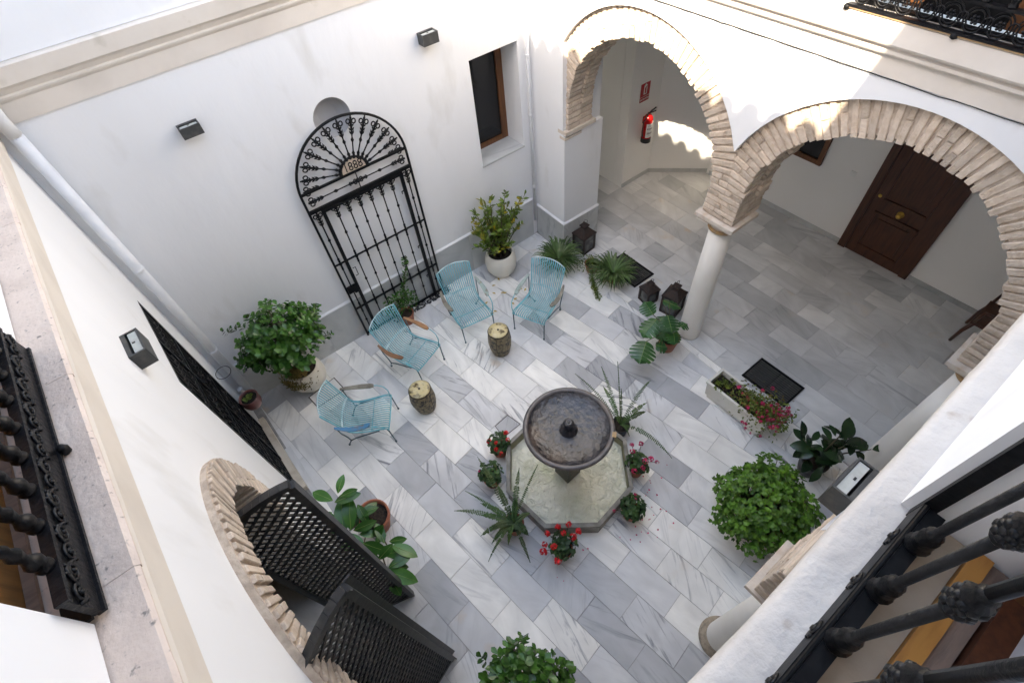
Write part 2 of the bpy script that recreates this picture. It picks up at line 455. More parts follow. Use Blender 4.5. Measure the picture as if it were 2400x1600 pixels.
class Wall:
    """wall frame: s along the wall, n out into the courtyard, z up"""
    def __init__(self, o, d):
        self.o = Vector((o[0], o[1], 0)); self.d = Vector((d[0], d[1], 0)).normalized()

    def setn(self, n):
        self.n = Vector((n[0], n[1], 0)).normalized(); return self

    def p(self, s, n, z):
        return self.o + self.d * s + self.n * n + Vector((0, 0, z))

    def m(self):
        return Matrix((( self.d.x, self.n.x, 0), (self.d.y, self.n.y, 0), (0, 0, 1)))

    def box(self, mb, s0, s1, n0, n1, z0, z1):
        mb.hexa([self.p(s0, n0, z0), self.p(s1, n0, z0), self.p(s1, n1, z0), self.p(s0, n1, z0),
                 self.p(s0, n0, z1), self.p(s1, n0, z1), self.p(s1, n1, z1), self.p(s0, n1, z1)])

    def strip(self, mb, samples, ztop, n0, n1):
        P = self.p
        for (s0, a), (s1, b) in zip(samples[:-1], samples[1:]):
            if abs(s1 - s0) < 1e-6:
                mb.quad(P(s0, n0, a), P(s0, n1, a), P(s0, n1, b), P(s0, n0, b))
                continue
            mb.quad(P(s0, n0, a), P(s1, n0, b), P(s1, n0, ztop), P(s0, n0, ztop))
            mb.quad(P(s0, n1, a), P(s0, n1, ztop), P(s1, n1, ztop), P(s1, n1, b))
            mb.quad(P(s0, n0, a), P(s0, n1, a), P(s1, n1, b), P(s1, n0, b))
            mb.quad(P(s0, n0, ztop), P(s1, n0, ztop), P(s1, n1, ztop), P(s0, n1, ztop))
        for s, a in (samples[0], samples[-1]):
            mb.quad(P(s, n0, a), P(s, n1, a), P(s, n1, ztop), P(s, n0, ztop))

    def profile(self, mb, prof, s0, s1, steps=1):
        """extrude an open (n, z) profile along the wall, capped"""
        k = len(prof)
        vs = []
        for i in range(steps + 1):
            s = s0 + (s1 - s0) * i / steps
            vs += [self.p(s, n, z) for n, z in prof]
        fs = []
        for i in range(steps):
            for j in range(k):
                j2 = (j + 1) % k
                fs.append((i * k + j, i * k + j2, (i + 1) * k + j2, (i + 1) * k + j))
        fs.append(tuple(range(k))); fs.append(tuple(steps * k + j for j in reversed(range(k))))
        mb.add(vs, fs)


WA = Wall((-0.817, 0), (-0.0488, 0.9988)).setn((0.9988, 0.0488))
WB = Wall((0, 5.57), (1, 0)).setn((0, -1))
WC = Wall((4.258, 0), (0.012, 0.99993)).setn((-0.99993, 0.012))
WD = Wall((0, -0.22), (1, 0)).setn((0, 1))

# ------------------------------------------------------------------ brick meshes (shared)
BRICKS = []
for k in range(8):
    bm = bmesh.new()
    bmesh.ops.create_cube(bm, size=1.0)
    for v in bm.verts:
        v.co.x += random.uniform(-0.025, 0.025); v.co.y += random.uniform(-0.015, 0.015); v.co.z += random.uniform(-0.06, 0.06)
    bmesh.ops.scale(bm, vec=(0.30, 0.22, 0.06), verts=bm.verts)
    bmesh.ops.bevel(bm, geom=bm.edges[:], offset=0.0055, segments=1, profile=0.6, affect='EDGES')
    me = bpy.data.meshes.new('brick'); bm.to_mesh(me); bm.free()
    me.materials.append(MATS['brick'])
    BRICKS.append(me)


def brick(parent, W, s, n, z, ang, L, D, T):
    """one brick: long axis L turned by ang in the wall plane, depth D along n, thickness T"""
    me = random.choice(BRICKS)
    rot = (W.m() @ Matrix.Rotation(-ang, 3, 'Y'))
    if rot.determinant() < 0:
        rot = rot @ Matrix(((1, 0, 0), (0, -1, 0), (0, 0, 1)))
    q = rot.to_quaternion()
    j = 0.012
    return place('brick', me, None, parent, W.p(s, n, z), q, None, (L / 0.30, D / 0.22, T / 0.06))


def arch(part, W, c, zc, r, RR, front, T, rear_side=1, lim=None, lo_deg=0, hi_deg=180, pitch=0.067, rear=True, proud=0.0):
    """voussoir ring: bricks stand slightly proud of the mortar ring; part = the arch (a part of its wall)"""
    n = int(round(PI * r / pitch))
    for i in range(n):
        th = PI * (i + 0.5) / n
        deg = math.degrees(th)
        if deg < lo_deg or deg > hi_deg: continue
        ro = RR
        if lim is not None:
            for sd, l in lim:
                cs = math.cos(th) * sd
                if cs > 0.05: ro = min(ro, l / cs)
        ri = r + random.uniform(-0.022, 0.006)
        Lr = ro - ri
        if Lr < 0.03: continue
        D1 = 0.22
        split = random.random()
        segs = [(ri, ro)]
        if Lr > 0.2 and split < 0.42:
            f = random.choice([0.36, 0.62, 0.5])
            segs = [(ri, ri + Lr * f - 0.006), (ri + Lr * f + 0.006, ro)]
        fj = random.uniform(-0.008, 0.006)
        for a, b in segs:
            m_ = (a + b) / 2
            brick(part, W, c + m_ * math.cos(th), front + fj - D1 / 2, zc + m_ * math.sin(th), th + random.uniform(-0.012, 0.012), b - a, D1, pitch * .77 + random.uniform(-0.004, 0.006))
        if rear and math.cos(th) * rear_side > -0.25:
            D2 = T - D1 - 0.03
            m_ = (ri + 0.06 + ri) / 2 + random.uniform(-0.006, 0.006)
            brick(part, W, c + m_ * math.cos(th), front - D1 - 0.012 - D2 / 2, zc + m_ * math.sin(th), th, 0.12, D2, pitch * .77)


def mortar_ring(mb, W, c, zc, r, RR, n0, n1, steps=40, lim=None):
    for i in range(steps):
        a0, a1 = PI * i / steps, PI * (i + 1) / steps

        def pt(a, rad, n):
            if lim is not None and rad > r + 0.01:
                for sd, l in lim:
                    cs = math.cos(a) * sd
                    if cs > 0.05: rad = min(rad, l / cs)
            return W.p(c + rad * math.cos(a), n, zc + rad * math.sin(a))
        mb.hexa([pt(a0, r, n0), pt(a1, r, n0), pt(a1, r, n1), pt(a0, r, n1),
                 pt(a0, RR, n0), pt(a1, RR, n0), pt(a1, RR, n1), pt(a0, RR, n1)])


def arc_samples(c, zc, RR, s0, s1, n=28):
    out = []
    for i in range(n + 1):
        s = s0 + (s1 - s0) * i / n
        d = RR * RR - (s - c) ** 2
        out.append((s, zc + math.sqrt(max(d, 0.0))))
    return out


# ------------------------------------------------------------------ floors
def clip_poly(poly, clip):
    """Sutherland-Hodgman, clip polygon counter-clockwise"""
    out = poly
    for i in range(len(clip)):
        a, b = clip[i], clip[(i + 1) % len(clip)]
        ex, ey = b[0] - a[0], b[1] - a[1]
        inp, out = out, []
        for j in range(len(inp)):
            p, q = inp[j], inp[(j + 1) % len(inp)]
            dp = ex * (p[1] - a[1]) - ey * (p[0] - a[0])
            dq = ex * (q[1] - a[1]) - ey * (q[0] - a[0])
            if dp >= 0: out.append(p)
            if (dp >= 0) != (dq >= 0):
                t = dp / (dp - dq)
                out.append((p[0] + (q[0] - p[0]) * t, p[1] + (q[1] - p[1]) * t))
        if not out: return []
    return out


def area(p):
    return abs(sum(p[i][0] * p[i - 1][1] - p[i - 1][0] * p[i][1] for i in range(len(p)))) / 2


def slab_tile(parent, poly, material, z1, name='tile'):
    n = len(poly)
    cx = sum(p[0] for p in poly) / n; cy = sum(p[1] for p in poly) / n

    def ins(p, d):
        v = Vector((cx - p[0], cy - p[1])); L = max(v.length, 1e-6)
        return (p[0] + v.x / L * d, p[1] + v.y / L * d)
    tx, ty = random.uniform(-0.0015, 0.0015), random.uniform(-0.0015, 0.0015)
    vs = [(*p, -0.02) for p in poly] + [(*p, z1 - 0.0015) for p in poly] + [(*ins(p, 0.003), z1 + tx * (p[0] - cx) * 3 + ty * (p[1] - cy) * 3) for p in poly]
    fs = [tuple(2 * n + i for i in range(n))]
    for i in range(n):
        j = (i + 1) % n
        fs.append((i, j, n + j, n + i)); fs.append((n + i, n + j, 2 * n + j, 2 * n + i))
    me = bpy.data.meshes.new(name); me.from_pydata(vs, [], fs)
    return place(name, me, material, parent)


mb = MB(); mb.box((1.65, 2.6, -0.15), (5.9, 6.9, 0.28))
patio = structure(mb.build('patio_floor', 'grout'))
patio_clip = [(-0.70, -0.66), (4.235, -0.66), (4.29, 5.56), (-0.98, 5.56)]
e1 = Vector((-0.148, 0.989)); e2 = Vector((0.989, 0.148))
GAP = 0.004
HATCHES = []
k = -8
for k in range(-8, 22):
    u0 = -0.163 + 0.318 * k
    off = 0.15 if k % 2 == 0 else 0.465
    for j in range(-6, 14):
        v0 = off + 0.64 * j
        q = []
        for du, dv in ((GAP / 2, GAP / 2), (0.318 - GAP / 2, GAP / 2), (0.318 - GAP / 2, 0.64 - GAP / 2), (GAP / 2, 0.64 - GAP / 2)):
            p = e2 * (u0 + du) + e1 * (v0 + dv)
            q.append((p.x, p.y))
        pl = clip_poly(q, patio_clip)
        if len(pl) >= 3 and area(pl) > 0.006:
            slab_tile(patio, pl, 'tile', 0.0)

mb = MB(); mb.box((6.1, 2.6, -0.15), (2.98, 12.6, 0.28))
gal = structure(mb.build('gallery_floor', 'grout'))
gal_clip = [(4.345, -1.6), (7.80, -1.6), (7.80, 8.2), (4.42, 8.2)]
for k in range(0, 12):
    x0 = 4.36 + 0.318 * k
    o = random.uniform(0, 0.64)
    y = -1.9 + o
    while y < 8.2:
        ln = random.choice([0.64, 0.64, 0.64, 0.42, 0.52])
        q = [(x0 + 0.0015, y + 0.0015), (x0 + 0.318 - 0.0015, y + 0.0015), (x0 + 0.318 - 0.0015, y + ln - 0.0015), (x0 + 0.0015, y + ln - 0.0015)]
        y += ln
        pl = clip_poly(q, gal_clip)
        if len(pl) >= 3 and area(pl) > 0.006 and not (q[0][0] > 5.2 and q[0][1] > 6.4 and q[0][0] > 6.3):
            slab_tile(gal, pl, 'gallery_tile', 0.0)
# border between patio and gallery
yy = -0.66
while yy < 4.84:
    x0, x1 = 4.238 + 0.009 * yy + 0.003, 4.338 + 0.009 * yy
    slab_tile(gal, [(x0, yy + 0.002), (x1, yy + 0.002), (x1 + 0.005, min(yy + 0.66, 4.85)), (x0 + 0.005, min(yy + 0.66, 4.85))], 'tile', 0.012, 'border_slab')
    yy += 0.663
mb = MB(); mb.box((1.6, -2.2, -0.15), (5.6, 3.06, 0.28)); mb.box((-2.6, 2.2, -0.15), (2.55, 8, 0.28))
structure(mb.build('back_rooms_floor', 'gallery_tile'))

# floor hatches (steel frame round a marble inset)
def hatch(pts, label):
    cx = Vector((sum(p[0] for p in pts) / 4, sum(p[1] for p in pts) / 4, 0))
    t = world_parts(thing('floor_hatch', label, 'floor hatch', (cx.x, cx.y, 0)))
    fr = MB()
    P = [Vector((*p, 0.004)) for p in pts]
    for i in range(4):
        a, b = P[i], P[(i + 1) % 4]
        ai, bi = a + (cx - a) * 0.055, b + (cx - b) * 0.055
        up = Vector((0, 0, 0.005))
        fr.hexa([a, b, bi, ai, a + up, b + up, bi + up, ai + up])
    fr.build('frame', 'rust_iron', t)
    ins = MB()
    q = [p + (cx - p) * 0.06 for p in P]
    ins.hexa([*q, *[p + Vector((0, 0, 0.002)) for p in q]])
    ins.build('inset', 'tile', t)


hatch([(0.076, 5.12), (-0.369, 5.049), (-0.335, 4.80), (0.11, 4.82)], 'square floor hatch framed in rusty steel under the leftmost blue chair')
hatch([(1.395, 2.74), (1.412, 2.948), (1.647, 2.973), (1.694, 2.752)], 'small square marble hatch beside the far side of the fountain basin')

# ------------------------------------------------------------------ wall A (left)
wa = world_parts(thing('courtyard_wall', 'left white wall with mesh gates standing in a brick arch and an iron balcony above', 'wall', (-0.9, 2.5, 0)))
mb = MB()
cA, zA, rA, RA = 1.69, 2.32, 0.83, 1.03
sm = [(-0.6, 0.0), (cA - RA, 0.0), (cA - RA, zA)] + arc_samples(cA, zA, RA, cA - RA, cA + RA) + [(cA + RA, 0.0), (3.70, 0.0), (3.70, 2.65), (5.0, 2.65), (5.0, 0.0), (5.58, 0.0)]
WA.strip(mb, sm, 4.0, 0.0, -0.40)
WA.box(mb, cA - RA, cA - rA, -0.002, -0.38, 0.0, 1.80)
WA.box(mb, cA + rA, cA + RA, -0.002, -0.38, 0.0, 1.80)
mb.build('plaster', 'plaster', wa)
mb = MB(); WA.profile(mb, [(-0.3, 4.0), (0.0, 4.0), (0.02, 4.05), (0.055, 4.22), (0.085, 4.34), (0.085, 4.372), (-0.3, 4.372)], -0.6, 5.58, 8)
mb.build('cornice', 'cream', wa)
s = -0.6
while s < 5.5:
    L = random.uniform(0.30, 0.40)
    mb = MB()
    s1 = min(s + L, 5.56)
    e = random.uniform(-0.003, 0.003)
    pr = [(-0.3, 4.374), (0.088 + e, 4.374), (0.092 + e, 4.388), (0.08, 4.402 + e * 0.4), (-0.3, 4.409 + e * 0.4)]
    WA.profile(mb, pr, s + 0.0004, s1 - 0.0004, 1)
    mb.build('ledge_block', 'ledge_stone', wa)
    s = s1
mb = MB()
WA.box(mb, -0.6, 1.03, -0.055, -0.45, 4.411, 7.6)
WA.box(mb, 2.37, 5.58, -0.055, -0.45, 4.411, 7.6)
WA.box(mb, 1.03, 2.37, -0.055, -0.45, 6.9, 7.6)
mb.build('upper_wall', 'plaster', wa)
# brick arch of wall A
archA = MB()
mortar_ring(archA, WA, cA, zA, rA + 0.02, RA + 0.035, 0.040, -0.38)
WA.box(archA, cA - RA - 0.02, cA - rA - 0.02, 0.038, -0.37, 1.80, zA)
WA.box(archA, cA + rA + 0.02, cA + RA + 0.02, 0.038, -0.37, 1.80, zA)
archA = archA.build('brick_arch', 'mortar', wa)
arch(archA, WA, cA, zA, rA, RA + 0.02, 0.062, 0.44, 1, pitch=0.056)
for sd in (-1, 1):
    for i in range(9):
        z = zA - 0.03 - i * 0.057
        brick(archA, WA, cA + sd * (rA + 0.105), 0.062 - 0.11 + random.uniform(-0.006, 0.006), z, 0, 0.23, 0.22, 0.044)
        brick(archA, WA, cA + sd * (rA + 0.06), 0.062 - 0.34, z, 0, 0.12, 0.2, 0.044)
# dark room behind the arch and the gate
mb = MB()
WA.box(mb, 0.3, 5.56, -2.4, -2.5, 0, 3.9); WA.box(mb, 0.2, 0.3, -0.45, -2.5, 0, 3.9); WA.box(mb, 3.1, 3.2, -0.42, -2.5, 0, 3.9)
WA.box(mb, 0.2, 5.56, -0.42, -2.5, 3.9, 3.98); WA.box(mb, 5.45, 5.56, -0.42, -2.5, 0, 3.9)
mb.build('room_wall', 'slat_shaded', wa)
# stone threshold
th = MB(); WA.box(th, 3.78, 4.56, 0.075, -0.14, 0, 0.085); tho = th.build('threshold_stone', 'kerb', wa)
th = MB(); WA.box(th, 4.565, 5.12, 0.075, -0.14, 0, 0.085); th.build('threshold_stone', 'kerb', wa)
ss = 0.95
for L in (0.8, 0.9, 0.95, 0.9):
    mb = MB(); WA.box(mb, ss + .002, ss + L - .002, 0.16, 0.078, -0.01, 0.009); mb.build('border_slab', 'tile', wa); ss += L
# eave of the roof over the left wall: rows of barrel tiles
E0, E1 = Vector((-0.74 + .095 * 2.0 * -1, 3.61 + 2.0, 7.7)), Vector((-0.417, 0.17, 7.7))
ed = (E1 - E0).normalized()
E1 = E0 + ed * 6.2
en = Vector((-ed.y, ed.x, 0)) * -1
if en.x > 0: en = -en
mb = MB()
mb.hexa([E0 + Vector((0, 0, -.16)), E1 + Vector((0, 0, -.16)), E1 + en * 1.6 + Vector((0, 0, .16)), E0 + en * 1.6 + Vector((0, 0, .16)),
         E0 + Vector((0, 0, -.05)), E1 + Vector((0, 0, -.05)), E1 + en * 1.6 + Vector((0, 0, .35)), E0 + en * 1.6 + Vector((0, 0, .35))])
roofA = mb.build('roof', 'roof_tile', wa)
def barrel(parent, E0, ed, en, length, pitch=0.262, rise=0.25):
    me = MB()
    n = 7
    for L0, L1 in ((0, 1),):
        vs = []
        for t, d in ((0.0, -0.03), (1.0, 1.5)):
            for k in range(n + 1):
                a = PI * k / n
                rr = 0.105 - 0.02 * t
                vs.append((rr * math.cos(a), d, rr * math.sin(a) * 1.05 - 0.06 + t * 0.4))
            for k in range(n + 1):
                a = PI * k / n
                rr = 0.09 - 0.02 * t
                vs.append((rr * math.cos(a), d, rr * math.sin(a) * 1.05 - 0.06 + t * 0.4))
        m_ = 2 * (n + 1)
        fs = [(k, k + 1, m_ + k + 1, m_ + k) for k in range(n)] + [(k, k + n + 1, k + n + 2, k + 1) for k in range(n)] + \
             [(n + 1 + k, m_ + n + 1 + k, m_ + n + 2 + k, n + 2 + k) for k in range(n)]
        me.add(vs, fs)
    mesh = me.mesh('roof_tile')
    rot = Matrix(((ed.x, en.x, 0), (ed.y, en.y, 0), (0, 0, 1)))
    i = 0
    if rot.determinant() < 0:
        rot = rot @ Matrix(((-1, 0, 0), (0, 1, 0), (0, 0, 1)))
    while i * pitch < length:
        place('roof_tile', mesh, 'roof_tile', parent, E0 + ed * (i * pitch + 0.1), rot.to_quaternion())
        i += 1


barrel(roofA, E0, ed, en, 6.0)

# ------------------------------------------------------------------ wall B (back, with the wrought iron gate)
wb = world_parts(thing('courtyard_wall', 'back white wall with two box lamps, a deep window and a cream cornice', 'wall', (1.6, 5.6, 0)))
OX, OZ, ORr = 1.54, 3.23, 0.215
mb = MB()
WB.box(mb, -1.12, 1.20, 0, -0.44, 0, 4.16)
WB.box(mb, 1.20, 1.88, 0, -0.44, 0, 2.90)
WB.box(mb, 1.20, 1.88, 0, -0.44, 3.56, 4.16)
WB.box(mb, 1.88, 3.38, 0, -0.44, 0, 4.16)
WB.box(mb, 3.38, 4.13, 0, -0.44, 0, 1.735)
WB.box(mb, 3.38, 4.13, 0, -0.44, 3.22, 4.16)
WB.box(mb, 4.13, 5.06, 0, -0.44, 0, 4.16)
# square panel with the round niche
n = 32
cra = math.atan2(0.33, 0.34)
ANGS = sorted([2 * PI * k / n for k in range(n)] + [cra, PI - cra, PI + cra, 2 * PI - cra]) + [2 * PI]
for a0, a1 in zip(ANGS[:-1], ANGS[1:]):

    def sq(a):
        c_, s_ = math.cos(a), math.sin(a)
        f = min(0.34 / max(abs(c_), 1e-6), 0.33 / max(abs(s_), 1e-6))
        return WB.p(OX + c_ * f, 0, OZ + s_ * f)

    def ci(a, rr, nn):
        return WB.p(OX + math.cos(a) * rr, nn, OZ + math.sin(a) * rr)
    mb.quad(sq(a0), sq(a1), ci(a1, ORr, 0), ci(a0, ORr, 0))
mb.build('plaster', 'plaster', wb)
mb = MB()
prof = [(ORr, 0.0), (ORr * 0.98, -0.05), (ORr * 0.85, -0.11), (ORr * 0.5, -0.15), (0.0005, -0.16)]
for (r0, d0), (r1, d1) in zip(prof[:-1], prof[1:]):
    for k in range(n):
        a0, a1 = 2 * PI * k / n, 2 * PI * (k + 1) / n
        mb.quad(ci(a0, r0, d0), ci(a1, r0, d0), ci(a1, r1, d1), ci(a0, r1, d1))
mb.build('round_niche', 'plaster_shaded', wb, smooth=True)
mb = MB()
WB.profile(mb, [(-0.3, 4.16), (0.015, 4.16), (0.02, 4.31), (0.04, 4.335), (0.045, 4.352), (0.03, 4.362), (0.05, 4.40), (0.075, 4.425), (0.085, 4.55), (0.07, 4.562), (-0.3, 4.562)], -1.12, 5.0, 8)
mb.build('cornice', 'cream', wb)
mb = MB(); WB.box(mb, -1.12, 5.0, 0.02, -0.44, 4.565, 7.6); mb.build('upper_wall', 'plaster', wb)
xs = [-1.02, 0.32, 1.62, 2.92, 4.22]
for a, b in zip(xs[:-1], xs[1:]):
    mb = MB(); WB.box(mb, a + .002, b - .002, 0.022, 0.0015, 0.0, 0.735); mb.build('baseboard_slab', 'slab', wb)
mb = MB(); WB.profile(mb, [(0.0015, 0.737), (0.022, 0.737), (0.022, 0.75), (0.0015, 0.775)], -1.02, 4.24, 1); mb.build('baseboard_cap', 'plaster', wb)
mb = MB(); WB.box(mb, -1.3, 5.2, -0.05, -1.2, 7.6, 7.72); mb.build('roof', 'roof_tile', wb)
# window in wall B
wn = MB()
for a in ((3.375, 3.43, 1.74, 3.23), (4.03, 4.22, 1.74, 3.23)):
    WB.box(wn, a[0], a[1], -0.375, -0.43, a[2], a[3])
WB.box(wn, 3.43, 4.03, -0.376, -0.43, 1.74, 1.83); WB.box(wn, 3.43, 4.03, -0.376, -0.43, 3.13, 3.22)
wno = wn.build('window', 'wood_frame', wb)
g = MB(); WB.box(g, 3.43, 4.03, -0.40, -0.41, 1.83, 3.13); g.build('pane', 'glass_dark', wno)
g = MB(); WB.box(g, 3.45, 3.62, -0.418, -0.425, 1.84, 3.12); g.build('curtain', 'curtain', wno)
mb = MB(); WB.box(mb, 3.372, 4.142, 0.012, -0.374, 1.736, 1.762); mb.build('window_sill', 'slab', wb)

# ------------------------------------------------------------------ arcade walls (C right, D near)
rC, RC, zC, TC = 1.16, 1.462, 2.493, 0.46
c1, c2, midC = 3.70, 0.985, 2.3425
wc = world_parts(thing('arcade_wall', 'right white arcade wall with two brick arches on a column and sun on its upper half', 'wall', (4.4, 2.3, 0)))
mb = MB()
VZ = zC + math.sqrt(RC ** 2 - (midC - c1) ** 2)
lowL = c2 - (midC - c2)
sm = [(-0.62, VZ), (lowL, VZ)] + arc_samples(c2, zC, RC, lowL, midC)[0:] + arc_samples(c1, zC, RC, midC, 4.90)
zj = zC + math.sqrt(RC ** 2 - (4.90 - c1) ** 2)
sm += [(4.90, 2.12), (5.57, 2.12)]
WC.strip(mb, sm, 4.07, 0.0, -TC)
WC.box(mb, 4.86, 5.57, 0.0, -0.72, 0.0, 2.12)
WC.box(mb, 4.93, 5.57, -TC - .001, -0.72, 2.12, 4.07)
mb.build('plaster', 'plaster', wc)
mb = MB()
WC.profile(mb, [(-0.3, 4.075), (0.012, 4.075), (0.014, 4.212), (0.050, 4.222), (0.060, 4.236), (0.058, 4.256), (0.045, 4.266), (0.045, 4.288), (0.098, 4.296), (0.106, 4.31), (0.108, 4.44), (0.095, 4.45), (-0.3, 4.452)], -1.2, 5.57, 8)
mb.build('cornice', 'cream', wc)
mb = MB(); pts = []
for i in range(60):
    s_ = -0.4 + i * 0.1
    pts.append(WC.p(s_, 0.012, 4.068 + 0.002 * math.sin(i * 1.7) + random.uniform(-.003, .003)))
mb.tube(pts, 0.0035, 6); mb.build('cornice_line', 'black_rubber', wc)  # thin dark line along the foot of the cornice
mb = MB()
WC.box(mb, 1.77, 5.57, 0.0, -0.45, 4.453, 7.6); WC.box(mb, -0.12, 1.77, 0.0, -0.45, 6.9, 7.6); WC.box(mb, -1.2, -0.12, 0.0, -0.45, 4.453, 7.6)
mb.build('upper_wall', 'plaster', wc)
mb = MB(); WC.box(mb, -1.4, 5.9, -0.05, -1.4, 7.6, 7.72); mb.build('roof', 'roof_tile', wc)
mb = MB(); WC.box(mb, -3.4, 8.4, -TC + 0.002, -3.7, 4.0, 4.068); mb.build('gallery_ceiling', 'plaster_in', wc)


def pier(W, part, s0, s1, front, T, z0, z1):
    """coursed brick pier under the springing"""
    nc = int(round((z1 - z0) / 0.064))
    for i in range(nc):
        z = z0 + (i + 0.5) * (z1 - z0) / nc
        w_ = s1 - s0
        f = [0.32, 0.66, 0.5][i % 3]
        for a, b in ((s0, s0 + w_ * f - .006), (s0 + w_ * f + .006, s1)):
            brick(part, W, (a + b) / 2, front - 0.11 + random.uniform(-.006, .005), z, random.uniform(-.01, .01), b - a, 0.22, 0.050)
            brick(part, W, (a + b) / 2, front - 0.345 + random.uniform(-.006, .005), z, random.uniform(-.01, .01), b - a, 0.23, 0.050)


FR = -0.055
lim1 = [(-1, c1 - midC), (1, 4.90 - c1)]
lim2 = [(1, midC - c2), (-1, c2 - lowL)]
for cc, lim in ((c1, lim1), (c2, lim2)):
    mb = MB(); mortar_ring(mb, WC, cc, zC, rC + 0.018, RC, FR - 0.017, -TC + 0.01, lim=lim)
    ao = mb.build('brick_arch', 'mortar', wc)
    arch(ao, WC, cc, zC, rC, RC - 0.004, FR, TC - 0.03, 1, lim=lim)
mb = MB()
WC.box(mb, c2 + rC + 0.012, c1 - rC - 0.012, FR - 0.017, -TC + 0.01, 2.18, zC)
WC.box(mb, c1 + rC + 0.012, 4.90, FR - 0.017, -TC + 0.01, 2.18, zC)
WC.box(mb, -0.60, c2 - rC - 0.012, FR - 0.017, -TC + 0.01, 2.18, zC)
WC.box(mb, -0.60, lowL - 0.05, FR - 0.012, -TC + 0.01, zC, VZ)
pr_ = mb.build('brick_pier', 'mortar', wc)
pier(WC, pr_, c2 + rC - .003, c1 - rC + .003, FR + 0.002, TC, 2.185, zC + 0.0)
pier(WC, pr_, -0.60, c2 - rC + .003, FR + 0.002, TC, 2.185, zC + 0.0)
for i in range(4):
    z = 2.185 + (i + .5) * 0.077
    brick(pr_, WC, 4.86 + 0.03, FR - .11, z, 0, 0.075, 0.22, 0.06)
    brick(pr_, WC, 4.86 + 0.06, FR - .335, z, 0, 0.13, 0.21, 0.06)
# pilaster impost and baseboard
mb = MB()
WC.box(mb, 4.825, 5.0, 0.002, -0.55, 2.135, 2.185); mb.build('impost', 'capital', wc)
mb = MB(); WC.box(mb, 4.845, 4.96, 0.004, -0.30, 2.06, 2.10); mb.build('impost', 'capital', wc)
mb = MB(); WC.box(mb, 4.838, 5.55, 0.024, 0.002, 0, 0.585); WC.box(mb, 4.838, 4.858, 0.0, -0.73, 0, 0.585); mb.build('baseboard_slab', 'slab', wc)
mb = MB()
WC.profile(mb, [(0.002, 0.588), (0.026, 0.588), (0.026, 0.60), (0.002, 0.625)], 4.836, 5.55)
mb.hexa([WC.p(4.834, 0.026, .588), WC.p(4.858, 0.026, .588), WC.p(4.858, -.74, .588), WC.p(4.834, -.74, .588),
         WC.p(4.836, 0.026, .602), WC.p(4.858, 0.004, .625), WC.p(4.858, -.735, .625), WC.p(4.836, -.74, .602)])
mb.build('baseboard_cap', 'plaster', wc)

# wall D (under the camera)
cD1, cD2, midD, rD, RD = 3.095, 0.345, 1.72, 1.16, 1.462
wd = world_parts(thing('arcade_wall', 'near arcade wall with a whitewashed ledge in the foreground below the balcony railing', 'wall', (1.7, -0.4, 0)))
mb = MB()
VD = zC + math.sqrt(RD ** 2 - (midD - cD1) ** 2)
sm = [(-1.2, VD), (cD2 - (midD - cD2), VD)] + arc_samples(cD2, zC, RD, cD2 - (midD - cD2), midD) + arc_samples(cD1, zC, RD, midD, cD1 + (cD1 - midD)) + [(4.72, VD)]
sm = [x for i, x in enumerate(sm)]
WD.strip(mb, sm, 4.06, 0.0, -TC)
mb.build('plaster', 'plaster', wd)
for cc, lim, lo_, hi_ in ((cD1, [(-1, cD1 - midD), (1, cD1 - midD)], 88, 180), (cD2, [(1, midD - cD2), (-1, midD - cD2)], 0, 92)):
    mb = MB(); mortar_ring(mb, WD, cc, zC, rD + 0.018, RD, FR - 0.017, -TC + 0.01, lim=lim)
    ao = mb.build('brick_arch', 'mortar', wd)
    arch(ao, WD, cc, zC, rD, RD - 0.004, FR + .05, TC, 1 if lo_ == 0 else -1, lim=lim, lo_deg=lo_, hi_deg=hi_, rear=True)
mb = MB(); WD.box(mb, cD2 + rD + 0.012, cD1 - rD - 0.012, FR + .03, -TC + 0.01, 2.18, zC)
WD.box(mb, -1.2, cD2 - rD - .01, FR, -TC + 0.01, 2.18, zC)
prd = mb.build('brick_pier', 'mortar', wd)
pier(WD, prd, cD2 + rD - .003, cD1 - rD + .003, FR + 0.052, TC, 2.185, zC)
# D cornice / ledge, hand plastered with a wavy edge
def wavy_ledge(W, s0, s1, prof, material, parent, name, amp=0.006, step=0.04):
    m_ = MB(); k_ = len(prof); n_ = int((s1 - s0) / step)
    vs = []
    for i in range(n_ + 1):
        s_ = s0 + (s1 - s0) * i / n_
        for j, (nn, zz) in enumerate(prof):
            w_ = noise.noise(Vector((s_ * 2.3, j * 0.7, 5))) * amp + noise.noise(Vector((s_ * 9, j * .5, 2))) * amp * 0.35
            if nn < -0.25: w_ = 0
            vs.append(W.p(s_, nn + w_, zz + noise.noise(Vector((s_ * 3.0, j * .6, 9))) * amp * 0.5 + noise.noise(Vector((s_ * 14, j * 1.1, 4))) * amp * .22))
    fs = []
    for i in range(n_):
        for j in range(k_):
            j2 = (j + 1) % k_
            fs.append((i * k_ + j, i * k_ + j2, (i + 1) * k_ + j2, (i + 1) * k_ + j))
    fs.append(tuple(range(k_))); fs.append(tuple(n_ * k_ + j for j in reversed(range(k_))))
    m_.add(vs, fs)
    return m_.build(name, material, parent, smooth=True)


